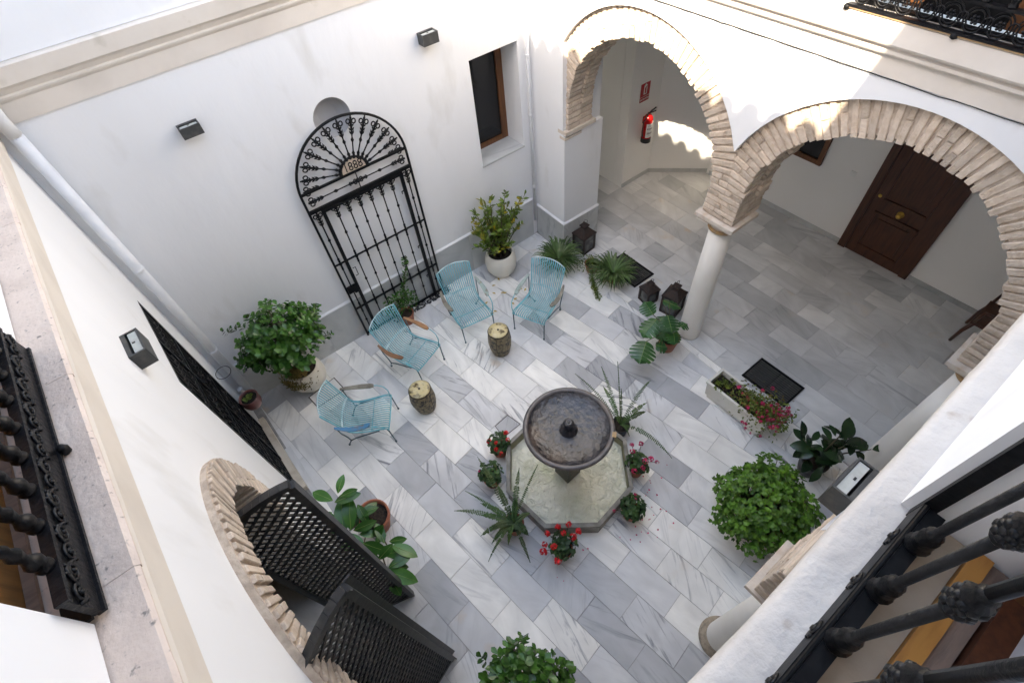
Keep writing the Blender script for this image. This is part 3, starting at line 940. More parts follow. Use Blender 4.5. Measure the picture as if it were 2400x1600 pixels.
wavy_ledge(WD, -1.1, 4.3, [(-0.4, 4.06), (0.02, 4.06), (0.03, 4.19), (0.062, 4.22), (0.078, 4.25), (0.080, 4.35), (0.074, 4.372), (0.060, 4.382), (0.03, 4.390), (0.0, 4.397), (-0.04, 4.405), (-0.4, 4.412)], 'whitewash', wd, 'ledge', 0.006, 0.02)
mb = MB()
WD.box(mb, 1.165, 4.5, 0.0, -0.45, 4.40, 7.2); WD.box(mb, -1.2, 1.165, 0.0, -0.45, 6.9, 7.2)
WD.box(mb, -1.2, -1.0, 0.0, -0.45, 4.40, 7.2)
mb.build('upper_wall', 'plaster', wd)
# eave over D, unseen; edge shaped to cast the diagonal shadow on C
pe = [Vector((-1.6, -0.26, 7.66)), Vector((0.0, -0.045, 7.66)), Vector((1.0, 0.09, 7.66)), Vector((4.9, 0.12, 7.66))]
mb = MB()
for a, b in zip(pe[:-1], pe[1:]):
    up = Vector((0, 0, .06)); bk = Vector((0, -1.8, .3))
    mb.hexa([a, b, b + bk, a + bk, a + up, b + up, b + bk + up, a + bk + up])
mb.build('roof', 'roof_tile', wd)
mb = MB(); mb.box((3.3, -2.2, 4.03), (9.2, 3.0, 0.05)); mb.build('gallery_ceiling', 'plaster_in', wd)
mb = MB(); mb.box((2.4, -3.75, 2.0), (10.8, 0.1, 4.0)); mb.box((-1.27, -2.2, 2.0), (0.1, 3.1, 4.0)); mb.build('room_wall', 'plaster_in', wd)

# upper room behind the near railing: threshold, window boards
mb = MB(); mb.box((0.1, -0.352, 4.415), (2.12, 0.10, 0.03)); mb.build('window_threshold', 'threshold', wd)
mb = MB(); mb.box((0.1, -0.427, 4.425), (2.12, 0.046, 0.05)); mb.build('window_board', 'wood_orange', wd)
mb = MB(); mb.box((0.1, -0.475, 4.42), (2.12, 0.046, 0.03)); mb.build('window_board', 'wood_grey', wd)
mb = MB(); mb.box((0.1, -0.535, 4.43), (2.12, 0.06, 0.06)); mb.build('window_board', 'wood_door', wd)
mb = MB(); mb.box((0.1, -1.6, 4.40), (2.12, 2.05, 0.03)); mb.build('room_floor', 'white_floor', wd)
mb = MB()
mb.box((0.1, -3.0, 5.7), (2.9, 0.1, 2.7)); mb.box((-1.35, -1.75, 5.7), (0.1, 2.6, 2.7)); mb.box((1.6, -1.75, 5.7), (0.1, 2.6, 2.7)); mb.box((0.1, -1.7, 7.08), (3.2, 2.9, 0.12))
mb.build('room_wall', 'plaster', wd)
lf = MB()
lf.box((1.138, -0.80, 5.4), (0.03, 0.60, 1.95))
lf.box((1.112, -0.53, 5.4), (0.03, 0.09, 1.95)); lf.box((1.112, -1.05, 5.4), (0.03, 0.09, 1.95)); lf.box((1.112, -0.79, 4.55), (0.03, 0.43, 0.2)); lf.box((1.112, -0.79, 5.3), (0.03, 0.43, 0.1))
lf.build('shutter', 'wood_frame', wd)

# ------------------------------------------------------------------ gallery back walls
KX = 7.75
gw = world_parts(thing('gallery_wall', 'back wall of the gallery in shade with a wooden door and a small window', 'wall', (KX, 1.5, 0)))
mb = MB()
mb.box((KX + 0.15, 0.6 + 0.0, 2.02), (0.3, 8.12, 4.04))
# bevelled corner and the wall with the extinguisher
def wall2(mb, a, b, z0, z1, t=0.2):
    a, b = Vector((*a, 0)), Vector((*b, 0)); d = (b - a).normalized(); n_ = Vector((d.y, -d.x, 0)) * t
    u0, u1 = Vector((0, 0, z0)), Vector((0, 0, z1))
    mb.hexa([a + u0, b + u0, b + n_ + u0, a + n_ + u0, a + u1, b + u1, b + n_ + u1, a + n_ + u1])


wall2(mb, (7.80, 4.66), (7.00, 5.45), 0, 4.04)
wall2(mb, (7.00, 5.45), (6.27, 5.45), 0, 4.04)
wall2(mb, (6.27, 8.4), (6.27, 5.655), 0, 4.04, -0.2)
wall2(mb, (6.5, 8.3), (4.9, 8.3), 0, 4.04)
mb.build('plaster', 'plaster_in', gw)
mb = MB(); mb.box((4.93, 7.0, 2.0), (0.2, 2.0, 4.0)); mb.build('corridor_wall', 'plaster_in', gw)
for y0, y1 in ((-1.5, 0.88), (1.99, 4.6)):
    mb = MB(); mb.box((KX - 0.008, (y0 + y1) / 2, 0.04), (0.014, y1 - y0, 0.08)); mb.build('baseboard', 'slab', gw)
mb = MB(); wall2(mb, (7.79, 4.648), (6.995, 5.437), 0, 0.08, 0.01); wall2(mb, (6.995, 5.437), (6.27, 5.437), 0, 0.08, 0.01); mb.build('baseboard', 'slab', gw)
# door
dr = MB(); dr.box((KX - 0.012, 1.435, 1.03), (0.03, 0.86, 2.06))
door = dr.build('door', 'wood_door', gw)
for y in (0.945, 1.925):
    f = MB(); f.box((KX - 0.02, y, 1.075), (0.06, 0.115, 2.15)); f.build('door_frame', 'wood_door', door)
f = MB(); f.box((KX - 0.02, 1.435, 2.11), (0.058, 0.864, 0.10)); f.build('door_frame', 'wood_door', door)
for z0, z1 in ((0.16, 0.80), (1.0, 1.95)):
    pnl = MB()
    y0, y1 = 1.12, 1.75
    for a, b, c_, d_ in ((y0, y1, z0, z0 + .03), (y0, y1, z1 - .03, z1), (y0, y0 + .03, z0, z1), (y1 - .03, y1, z0, z1)):
        pnl.box((KX - 0.036, (a + b) / 2, (c_ + d_) / 2), (0.02, b - a, d_ - c_))
    pnl.box((KX - 0.032, (y0 + y1) / 2, (z0 + z1) / 2), (0.014, 0.44, z1 - z0 - 0.19))
    pnl.build('door_panel', 'wood_door', door)
ax = Matrix.Rotation(-PI / 2, 3, 'Y')
kb = MB(); kb.lathe([(0.05, 0), (0.05, 0.006), (0.018, 0.012), (0.016, 0.04), (0.034, 0.05), (0.038, 0.066), (0.025, 0.08), (0.005, 0.084)], (KX - 0.027, 1.435, 0.90), 16, ax); kb.build('door_knob', 'brass', door, True)
kb = MB(); kb.lathe([(0.026, 0), (0.026, 0.008), (0.02, 0.012)], (KX - 0.027, 1.80, 1.035), 14, ax); kb.lathe([(0.007, 0), (0.007, 0.013)], (KX - 0.027, 1.80, 1.03), 8, ax); kb.build('lock', 'brass', door)
# window of the gallery
wf = MB()
for y in (2.795, 3.42): wf.box((KX - 0.02, y, 1.66), (0.06, 0.07, 1.18))
for z in (1.11, 2.21): wf.box((KX - 0.02, 3.107, z), (0.058, 0.555, 0.075))
w2 = wf.build('window', 'wood_frame', gw)
wf = MB(); wf.box((KX - 0.012, 3.107, 1.66), (0.02, 0.555, 1.02)); wf.build('pane', 'glass_dark', w2)
sw = MB(); sw.box((KX - 0.006, 2.28, 1.15), (0.010, 0.085, 0.085)); sw.box((KX - 0.013, 2.28, 1.15), (0.006, 0.05, 0.05))
tag(sw.build('light_switch', 'sign_white'), 'small white light switch on the gallery wall left of the door', 'switch')

# fire extinguisher and its sign
fx = world_parts(thing('fire_extinguisher', 'red fire extinguisher with white label hanging under a red sign', 'fire extinguisher', (6.66, 5.35, 0.86)))
ex, ey = 6.66, 5.345
b = MB(); b.lathe([(0.082, 0.90), (0.084, 0.93), (0.084, 1.24), (0.075, 1.29), (0.05, 1.325), (0.026, 1.335), (0.026, 1.36)], (ex, ey, 0), 24); b.build('cylinder', 'red_enamel', fx, True)
b = MB(); b.lathe([(0.088, 0.84), (0.088, 0.915), (0.083, 0.93)], (ex, ey, 0), 24); b.build('foot', 'black_rubber', fx)
b = MB()
for k in range(8):
    a0, a1 = R(-150 + k * 15), R(-150 + (k + 1) * 15)
    b.quad(*[(ex + 0.0855 * math.cos(a), ey + 0.0855 * math.sin(a), z) for a, z in ((a0, .95), (a1, .95), (a1, 1.20), (a0, 1.20))])
lb = b.build('label_sticker', 'sign_white', fx)
b = MB()
for i, (z0, z1) in enumerate(((0.965, 1.0), (1.01, 1.05), (1.065, 1.085), (1.095, 1.125), (1.14, 1.175))):
    for k in range(6 if i % 2 else 4):
        a0, a1 = R(-140 + k * 15 + (4 if i % 2 else 10)), R(-140 + k * 15 + 13)
        b.quad(*[(ex + 0.0865 * math.cos(a), ey + 0.0865 * math.sin(a), z) for a, z in ((a0, z0), (a1, z0), (a1, z1), (a0, z1))])
b.build('label_print', 'glazed_red', lb, kind='stuff')
b = MB(); b.tube([(ex, ey, 1.35), (ex + .02, ey - .03, 1.40), (ex + .09, ey - .06, 1.45)], 0.012); b.tube([(ex, ey, 1.36), (ex + .05, ey - .03, 1.37), (ex + .10, ey - .06, 1.385)], 0.010); b.build('handle', 'black_rubber', fx)
b = MB(); b.tube([(ex, ey, 1.36), (ex - .07, ey - .02, 1.35), (ex - .125, ey - .01, 1.25), (ex - .12, ey, 1.05), (ex - .09, ey, .96)], 0.011); b.build('hose', 'black_rubber', fx)
b = MB(); b.box((ex, 5.435, 1.2), (0.04, 0.03, 0.12)); b.build('bracket', 'steel', fx)
sg = world_parts(thing('fire_sign', 'red and white fire extinguisher sign on the gallery wall above the extinguisher', 'sign', (6.6, 5.44, 1.6)))
b = MB(); b.box((6.60, 5.445, 1.745), (0.215, 0.006, 0.215)); b.build('plate', 'sign_red', sg)
b = MB(); b.box((6.60, 5.440, 1.745), (0.07, 0.003, 0.15)); b.box((6.60, 5.440, 1.83), (0.03, 0.003, 0.02)); pic = b.build('pictogram', 'sign_white', sg)
b = MB(); b.box((6.60, 5.4375, 1.735), (0.032, 0.003, 0.10)); b.box((6.615, 5.4375, 1.795), (0.035, 0.003, 0.012)); b.build('pictogram_cylinder', 'sign_red', pic)
b = MB(); b.box((6.60, 5.445, 1.588), (0.215, 0.006, 0.075)); tb = b.build('text_plate', 'sign_red', sg)


def text_mesh(txt, size, loc, rot, material, parent, name='lettering', extrude=0.002, sx=1.0):
    cu = bpy.data.curves.new(name, 'FONT'); cu.body = txt; cu.size = size; cu.align_x = 'CENTER'; cu.align_y = 'CENTER'; cu.extrude = extrude
    tmp = bpy.data.objects.new('lettering_source', cu)
    COL.objects.link(tmp)
    dg = bpy.context.evaluated_depsgraph_get()
    me = bpy.data.meshes.new_from_object(tmp.evaluated_get(dg))
    bpy.data.objects.remove(tmp); bpy.data.curves.remove(cu)
    M_ = Matrix.Translation(loc) @ rot.to_4x4() @ Matrix.Diagonal((sx, 1, 1, 1))
    me.transform(M_)
    me.materials.clear()
    return place(name, me, material, parent)


RX = Matrix.Rotation(PI / 2, 3, 'X')
text_mesh('EXTINTOR', 0.042, (6.60, 5.440, 1.588), RX, 'sign_white', tb)

# ------------------------------------------------------------------ columns
def column(x, y, label, worn=False):
    t = world_parts(thing('stone_column', label, 'column', (x, y, 0), 0))
    b = MB(); b.lathe([(0.150, 0.005), (0.150, 0.05), (0.147, 0.6), (0.143, 1.2), (0.134, 1.98)], (x, y, 0), 32); b.build('shaft', 'column', t, True)
    b = MB(); b.lathe([(0.140, 1.962), (0.158, 1.97), (0.164, 1.985), (0.158, 2.0), (0.142, 2.008)], (x, y, 0), 32); b.build('necking', 'ochre_stone', t, True)
    b = MB(); b.lathe([(0.138, 2.0), (0.145, 2.05), (0.175, 2.092)], (x, y, 0), 28); b.box((x, y, 2.112), (0.40, 0.43, 0.045)); b.box((x, y, 2.158), (0.47, 0.50, 0.044)); b.build('capital', 'capital', t)
    if worn:
        b = MB(); b.lathe([(0.19, 0.0), (0.205, 0.03), (0.20, 0.07), (0.16, 0.10), (0.152, 0.14)], (x, y, 0), 28); b.build('base', 'rough_stone', t, True)
    return t


pC_ = WC.p(midC, -TC / 2 + 0.0, 0)
column(pC_.x, pC_.y, 'white stone column between the two sunlit brick arches beside the monstera')
pq = WC.p(-0.385, -TC / 2, 0)
column(pq.x, pq.y, 'corner stone column half hidden behind the dark rubber plant and the ledge')
column(midD, -0.22 - TC / 2 + 0.02, 'near stone column with rough base ring at the lower right under the ledge', True)

# ------------------------------------------------------------------ iron balcony on wall A
def scroll_mesh(w, h):
    m_ = MB()
    wv = [(w * (-.5 + k / 16), 0.004, h * .34 * math.sin(2 * PI * k / 16)) for k in range(17)]
    m_.tube(wv, 0.0062, 6)
    for sx, sz in ((-.25, -1), (.25, 1)):
        pts = []
        for k in range(13):
            a = 2.6 * PI * k / 12
            rr = 0.30 * (1 - .72 * k / 12)
            pts.append((w * (sx + rr * .72 * math.cos(a) * -sz), 0.005 + .002 * k / 12, sz * h * (-.06 + rr * 1.1 * math.sin(a))))
        m_.tube(pts, [0.0058 * (1 - .4 * k / 12) for k in range(13)], 6)
        m_.ball((w * sx, 0.008, -sz * h * .06), 0.0085, 6)
        for k in range(3):
            m_.ball((w * (sx - .10 + .10 * k), 0.003, -sz * h * (.40 - .05 * (k % 2))), 0.0065, 5)
    return m_.mesh('scroll', True)


bA = world_parts(thing('iron_balcony', 'black cast iron balcony with scroll frieze at the left edge before orange wood doors', 'balcony', tuple(WA.p(1.7, -0.02, 4.42))))
fs0, fs1 = 1.035, 2.365
b = MB(); WA.box(b, fs0, fs1, -0.014, -0.035, 4.435, 4.565); WA.box(b, fs0, fs1, -0.006, -0.042, 4.563, 4.578); WA.box(b, fs0, fs1, -0.004, -0.03, 4.425, 4.437); b.build('frieze', 'iron_blue', bA)
sc_me = scroll_mesh(0.1475, 0.078)
mq = WA.m()
if mq.determinant() < 0: mq = mq @ Matrix(((-1, 0, 0), (0, 1, 0), (0, 0, 1)))
for i in range(9):
    place('scroll', sc_me, 'iron_blue', bA, WA.p(fs0 + 0.075 + i * 0.1475, -0.013, 4.522), mq.to_quaternion())
b = MB(); WA.box(b, fs0, fs1, -0.043, -0.115, 4.425, 4.437); b.build('bottom_plate', 'iron', bA)
bal = MB(); bal.lathe([(0.024, 0), (0.026, 0.012), (0.018, 0.02), (0.024, 0.032), (0.027, 0.05), (0.018, 0.066), (0.013, 0.08), (0.019, 0.10), (0.022, 0.115), (0.014, 0.135), (0.018, 0.15), (0.012, 0.17), (0.011, 0.75), (0.02, 0.79), (0.011, 0.82)], (0, 0, 0), 12)
bal_me = bal.mesh('baluster', True)
for i in range(9):
    place('baluster', bal_me, 'iron_blue', bA, WA.p(1.172 + i * 0.1475, -0.036, 4.576))
b = MB(); WA.box(b, fs0 - .02, fs1 + .02, -0.01, -0.06, 5.39, 5.42); b.build('top_rail', 'iron', bA)
b = MB(); b.lathe([(0.004, -.028), (0.016, -.02), (0.02, 0), (0.012, 0.02)], tuple(WA.p(1.72, 0.006, 4.43)), 10); b.build('foot', 'iron', bA, True)
b = MB(); WA.box(b, 1.03, 2.37, -0.165, -0.20, 4.412, 4.425); b.build('sill', 'wood_grey', wa)
for i in range(4):
    b = MB(); s_ = 1.035 + i * 0.335; WA.box(b, s_, s_ + 0.33, -0.205 - .003 * (i % 2), -0.25, 4.412, 6.9); b.build('door_board', 'wood_orange_v', wa)
b = MB(); WA.box(b, 1.03, 2.37, -0.116, -0.163, 4.39, 4.40); b.build('sill_gap_shade', 'iron', wa)  # black strip standing in for the shade in the gap

# ------------------------------------------------------------------ iron balcony on wall C
bC = world_parts(thing('iron_balcony', 'black iron balcony with interlaced ring frieze at the top right corner', 'balcony', tuple(WC.p(0.8, 0.1, 4.45))))
o0, o1 = -0.10, 1.775
b = MB()
WC.box(b, o0, o1, 0.085, 0.125, 4.462, 4.478); WC.box(b, o0, o1, 0.085, 0.125, 4.632, 4.65)
b.build('rail', 'iron_blue', bC)
b = MB(); WC.box(b, o0, o1, 0.05, 0.12, 4.452, 4.461); b.build('sill_strip', 'ochre_stone', bC)
b = MB(); WC.box(b, o0, o1, 0.0, -0.05, 4.455, 4.47); WC.box(b, o0, o1, -0.10, -0.12, 4.47, 6.9); b.build('dark_backing', 'iron', bC)  # black sheet standing in for the unlit interior behind the balcony
gm = MB()
def ring(m_, cx, cz, rx, rz, tr, y=0.0, n_=18):
    m_.tube([(cx + rx * math.cos(2 * PI * k / n_), y, cz + rz * math.sin(2 * PI * k / n_)) for k in range(n_)], tr, 5, True)


ring(gm, 0, 0, 0.062, 0.070, 0.006); ring(gm, 0, 0, 0.045, 0.052, 0.005)
ring(gm, 0.068, 0, 0.026, 0.030, 0.005, 0.004, 12)
for k in range(6):
    a = k * PI / 3
    gm.ball((0.019 * math.cos(a), 0.003, 0.019 * math.sin(a)), 0.010, 6)
gm.ball((0, .006, 0), 0.008, 6)
gme = gm.mesh('rosette', True)
mqc = WC.m()
if mqc.determinant() < 0: mqc = mqc @ Matrix(((-1, 0, 0), (0, 1, 0), (0, 0, 1)))
for i in range(13):
    place('rosette', gme, 'iron_blue', bC, WC.p(1.70 - i * 0.1365, 0.105, 4.555), mqc.to_quaternion())
for i in range(13):
    place('baluster', bal_me, 'iron_blue', bC, WC.p(1.70 - i * 0.1365, 0.105, 4.65))
for s_ in (1.775, 1.075, 0.375):
    b = MB(); b.lathe([(0.006, -0.03), (0.022, -0.02), (0.024, 0.0), (0.012, 0.012)], tuple(WC.p(s_, 0.11, 4.462)), 10); b.build('foot', 'iron', bC, True)
b = MB(); WC.box(b, o0, o1, 0.08, 0.13, 5.44, 5.47); b.build('top_rail', 'iron', bC)
b = MB()
for s_ in (0.2, 0.8, 1.4): WC.box(b, s_, s_ + .10, -0.085, -0.099, 4.475, 6.9)
b.build('door_stile', 'wood_frame', wc)

# ------------------------------------------------------------------ near railing on wall D
rl = world_parts(thing('iron_railing', 'black iron railing with knobbed bars in the lower right foreground', 'railing', (0.4, -0.29, 4.42)))
b = MB()
b.hexa([(-0.95, -0.245, 4.43), (1.13, -0.245, 4.43), (1.13, -0.262, 4.43), (-0.95, -0.262, 4.43), (-0.95, -0.245, 4.515), (1.13, -0.245, 4.515), (1.13, -0.262, 4.515), (-0.95, -0.262, 4.515)])
b.box((0.09, -0.283, 4.506), (2.08, 0.04, 0.014))
b.tube([(-0.95, -0.254, 4.515), (1.13, -0.254, 4.515)], 0.006, 6)
b.build('bottom_rail', 'iron', rl)
kb = MB()
kb.lathe([(0.030, 0), (0.033, 0.01), (0.022, 0.022), (0.028, 0.034), (0.024, 0.05), (0.026, 0.066), (0.018, 0.076), (0.023, 0.088), (0.016, 0.10), (0.0125, 0.105), (0.0125, 0.50)], (0, 0, 0), 12)
bar_me = kb.mesh('bar', True)
kn = MB()
for j in range(3):
    for k in range(9):
        a = 2 * PI * k / 9 + j * 0.35
        kn.ball((0.024 * math.cos(a), 0.024 * math.sin(a), -0.018 + j * 0.018), 0.013, 6)
kn.lathe([(0.012, -0.06), (0.024, -0.045), (0.02, -0.03), (0.03, -0.02), (0.03, 0.03), (0.016, 0.045), (0.022, 0.055), (0.012, 0.07)], (0, 0, 0), 12)
kn_me = kn.mesh('knob', True)
ub = MB(); ub.lathe([(0.0125, 0), (0.0125, 0.5)], (0, 0, 0), 10); ub_me = ub.mesh('bar', True)
for i in range(11):
    x = 1.005 - i * 0.182
    br = place('bar', bar_me, 'iron_blue', rl, (x, -0.287, 4.513))
    place('knob', kn_me, 'iron_blue', br, (0, 0, 0.50), scale=(.85, .85, .95))
    place('bar', ub_me, 'iron_blue', rl, (x, -0.287, 5.013))
b = MB(); b.box((0.09, -0.287, 5.53), (2.1, 0.05, 0.03)); b.build('top_rail', 'iron', rl)
b = MB(); b.box((1.146, -0.262, 4.98), (0.028, 0.036, 1.13)); b.build('end_post', 'iron', rl)
orn = MB()
for k in range(5):
    a = 2 * PI * k / 5
    pts = [(0.03 * math.cos(a + t_) * (1 - t_ * .22), 0, 0.026 * math.sin(a + t_) * (1 - t_ * .22)) for t_ in (0, .5, 1, 1.5, 2)]
    orn.tube(pts, 0.005, 5)
orn.ball((0, 0, 0), 0.012, 6)
orn_me = orn.mesh('rosette', True)
for i in range(8):
    place('rosette', orn_me, 'iron_blue', rl, (1.005 - i * 0.182, -0.243, 4.475))

# ------------------------------------------------------------------ perforated gate leaves at arch A
def gate_leaf(a, b, htop_in, htop_out, label, dbl=False):
    """a = hinge foot, b = free edge foot"""
    A, B = Vector((*a, 0)), Vector((*b, 0))
    d = B - A; W_ = d.length; d.normalize()
    nrm = Vector((d.y, -d.x, 0))
    if nrm.y > 0: nrm = -nrm
    t = world_parts(thing('mesh_gate', label, 'gate', tuple(B)))

    def top(u):
        f = u / W_
        return htop_in + (htop_out - htop_in) * (1 - (1 - f) ** 1.7)

    def P(u, z, o=0.0): return A + d * u + nrm * o + Vector((0, 0, z))
    f = MB()
    def bar(p, q, w_, th_):
        p, q = Vector(p), Vector(q); ax_ = (q - p).normalized(); sd = ax_.cross(nrm).normalized() * (w_ / 2); nn = nrm * (th_ / 2)
        f.hexa([p - sd - nn, p + sd - nn, p + sd + nn, p - sd + nn, q - sd - nn, q + sd - nn, q + sd + nn, q - sd + nn])
    bar(P(W_, 0.03), P(W_, top(W_)), 0.05, 0.055); bar(P(0, 0.03), P(0, top(0)), 0.05, 0.045)
    bar(P(0, 0.05), P(W_, 0.05), 0.06, 0.035)
    N_ = 10
    for i in range(N_):
        u0, u1 = W_ * i / N_, W_ * (i + 1) / N_
        bar(P(u0, top(u0)), P(u1, top(u1)), 0.05, 0.05)
    if dbl:
        bar(P(W_ + 0.045, 0.03, -0.02), P(W_ + 0.045, top(W_) + 0.02, -0.02), 0.045, 0.012)
        bar(P(W_ + 0.02, 0.03, 0.03), P(W_ + 0.02, top(W_) + 0.01, 0.03), 0.012, 0.03)
    f.build('frame', 'steel', t)
    lt = MB()
    px, pz = 0.078, 0.088
    nu, nz = int(W_ / px * 2) + 1, int(htop_out / pz * 2) + 1
    for i in range(nu):
        for j in range(nz):
            if (i + j) % 2: continue
            u, z = i * px / 2, 0.06 + j * pz / 2
            for di in (-1, 1):
                u2, z2 = u + di * px / 2, z + pz / 2
                um = (u + u2) / 2
                if um < 0 or um > W_ or z2 > top(min(max(um, 0), W_)): continue
                p, q = P(u, z), P(u2, z2)
                ax_ = (q - p).normalized(); sd = ax_.cross(nrm) * 0.0090; nn = nrm * 0.007
                o_ = nrm * (0.003 * di)
                lt.add([p - sd - nn + o_, p + sd - nn + o_, p + sd + nn + o_, p - sd + nn + o_, q - sd - nn + o_, q + sd - nn + o_, q + sd + nn + o_, q - sd + nn + o_],
                       [(0, 1, 5, 4), (1, 2, 6, 5), (2, 3, 7, 6), (3, 0, 4, 7)])
    lt.build('mesh_panel', 'steel', t, kind='stuff')
    return t


gate_leaf((-1.10, 2.03), (-0.517, 1.876), 2.86, 3.17, 'far black mesh gate leaf standing open beside the rubber plant pot')
gate_leaf((-1.10, 0.90), (-0.50, 1.108), 2.80, 3.25, 'near black mesh gate leaf with a doubled edge at the bottom left', True)

# black iron door in wall A
idr = world_parts(thing('iron_door', 'black ornate iron door in the left wall behind the small hanging pot', 'iron door', tuple(WA.p(4.35, -0.1, 0))))
b = MB(); WA.box(b, 3.71, 4.99, -0.035, -0.05, 0.09, 2.645); b.build('sheet', 'iron', idr)
for a in ((3.71, 3.76), (4.94, 4.99), (4.33, 4.38)):
    b = MB(); WA.box(b, a[0], a[1], 0.0, -0.034, 0.09, 2.645); b.build('stile', 'iron', idr)
for z in (0.11, 0.75, 1.4, 2.05, 2.6):
    b = MB(); WA.box(b, 3.765, 4.935, -0.004, -0.02, z, z + .03); b.build('rail', 'iron', idr)
db = MB(); db.tube([(0, 0, 0), (0, 0, 2.5)], 0.009, 6)
for z in (0.3, 0.95, 1.6, 2.25): db.ball((0, 0, z), 0.022, 6, 1.5)
db_me = db.mesh('bar', True)
for i in range(13):
    if i == 6: continue
    place('bar', db_me, 'iron', idr, WA.p(3.80 + i * 0.092, -0.018, 0.12))
b = MB()
for i in range(12):
    for z in (0.18, 0.45, 0.85, 1.15, 1.5, 1.8, 2.12, 2.4):
        a0 = WA.p(3.846 + i * 0.092, -0.014, z)
        b.tube([a0 + WA.d * (0.026 * math.cos(k * PI / 4)) + Vector((0, 0, 0.03 * math.sin(k * PI / 4))) for k in range(8)], 0.0055, 4, True)
b.build('ring_ornament', 'iron_blue', idr, kind='stuff')

# ------------------------------------------------------------------ wrought iron gate on wall B
gt = world_parts(thing('iron_gate', 'arched black wrought iron gate dated 1888 standing before the back wall', 'gate', (1.55, 5.52, 0)))
gx0, gx1, gy = 0.845, 2.255, 5.505
gc, gz, gr = 1.55, 2.545, 0.705


def gp(x, z, dy=0.0): return Vector((x, gy + dy, z))


b = MB()
pts = [gp(gx0, 0)] + [gp(gx0, z) for z in (0.8, 1.6, 2.3)] + [gp(gc + gr * math.cos(a), gz + gr * math.sin(a)) for a in [PI - PI * k / 28 for k in range(29)]] + [gp(gx1, z) for z in (2.3, 1.6, 0.8, 0.0)]
b.tube(pts, 0.016, 6); b.build('frame', 'iron', gt, True)
for z, w_ in ((2.58, 0.014), (2.33, 0.02), (1.466, 0.010), (0.605, 0.012), (0.05, 0.014)):
    b = MB(); b.box((gc, gy, z), (gx1 - gx0 - 0.02, w_ * 1.6, w_ * 2)); b.build('rail', 'iron', gt)
b = MB(); b.box((gc, gy - .012, 2.285), (1.13, 0.03, 0.03)); b.build('rail', 'iron', gt)
for x in (1.01, 2.10):
    b = MB(); b.box((x, gy, 1.17), (0.042, 0.036, 2.30)); b.build('stile', 'iron', gt)


def spindle_prof(z0, z1, knots, r=0.0092):
    pr = [(r, z0)]
    for z, kind in knots:
        if kind == 'd': pr += [(r, z - .03), (0.012, z - .018), (0.020, z), (0.012, z + .018), (r, z + .03)]
        else: pr += [(r, z - .11), (0.017, z - .09), (0.013, z - .065), (0.017, z - .05), (0.011, z - .03), (0.026, z), (0.011, z + .03), (0.017, z + .05), (0.013, z + .065), (0.017, z + .09), (r, z + .11)]
    return pr + [(r, z1)]


def fleur(m_, base, up, side, s=1.0):
    """fleur ornament seated under a rail: a leaf, two curls and barbs"""
    base, up, side = Vector(base), Vector(up), Vector(side)
    m_.tube([base, base + up * 0.19 * s], [0.013, 0.013], 6)
    for sg_ in (-1, 1):
        cen = base + up * 0.145 * s + side * sg_ * 0.034 * s
        m_.tube([cen + side * (sg_ * 0.022 * s * math.cos(k * PI / 5)) + up * (0.026 * s * math.sin(k * PI / 5)) for k in range(10)], 0.008, 5, True)
        for h_, l_ in ((0.09, 0.032), (0.045, 0.03)):
            m_.tube([base + up * h_ * s, base + up * (h_ + .012) * s + side * sg_ * l_ * s * .7, base + up * (h_ + .03) * s + side * sg_ * l_ * s], [0.012, 0.009, 0.003], 5)
        m_.tube([base + up * 0.0 * s, base + up * .02 * s + side * sg_ * .02, base + up * .045 * s + side * sg_ * .026], [0.012, .008, .002], 5)


sp = MB(); sp.lathe(spindle_prof(0.0, 2.27, [(0.27, 'd'), (0.545, 'e'), (0.98, 'd'), (1.406, 'e'), (1.82, 'd')]), (0, 0, 0), 8)
fleur(sp, (0, 0, 2.06), (0, 0, 1), (1, 0, 0))
sp_me = sp.mesh('bar', True)
for i in range(6):
    place('bar', sp_me, 'iron', gt, gp(1.01 + (i + 1) * 0.1557, 0.05))
for x in (0.927, 2.18):
    place('bar', sp_me, 'iron', gt, gp(x, 0.05))
# sunburst: rays with fleurs at their outer ends
ry = MB()
ra0, ra1 = 0.165, gr - 0.045
ry.lathe(spindle_prof(ra0, ra1, [(0.23, 'd'), (0.385, 'd')], 0.0085), (0, 0, 0), 8)
ry.ball((0, 0, ra0 + 0.02), 0.022, 8)
ry.ball((0, 0, ra0 + 0.05), 0.014, 8)
fleur(ry, (0, 0, ra1 - 0.21), (0, 0, 1), (1, 0, 0))
ry_me = ry.mesh('ray', True)
for i in range(1, 12):
    a = PI * i / 12
    place('ray', ry_me, 'iron', gt, gp(gc, gz + 0.03), Matrix.Rotation(PI / 2 - a, 3, 'Y').to_quaternion())
hf = MB()
for sg_ in (-1, 1):
    fleur(hf, gp(gc + sg_ * 0.47, 2.60), (sg_, 0, 0), (0, 0, 1))
    fleur(hf, gp(gc + sg_ * 0.47, 2.455), (sg_, 0, 0), (0, 0, 1))
    hf.tube([gp(gc + sg_ * 0.03, 2.455), gp(gc + sg_ * 0.50, 2.455)], 0.007, 6)
    hf.lathe([(0.006, -.03), (0.013, -.018), (0.021, 0), (0.013, .018), (0.006, .03)], tuple(gp(gc + sg_ * 0.30, 2.455)), 8, Matrix.Rotation(PI / 2, 3, 'Y'))
    fleur(hf, gp(gc + sg_ * 0.12, 2.455), (-sg_, 0, 0), (0, 0, 1), 0.55)
hf.tube([gp(gc, 2.35), gp(gc, 2.57)], 0.007, 6); hf.ball(gp(gc, 2.455), 0.03, 8)
hf.build('ornament', 'iron', gt, kind='stuff')
b = MB()
pts = [gp(gc + 0.165 * math.cos(PI * k / 20), 2.60 + 0.165 * math.sin(PI * k / 20)) for k in range(21)]
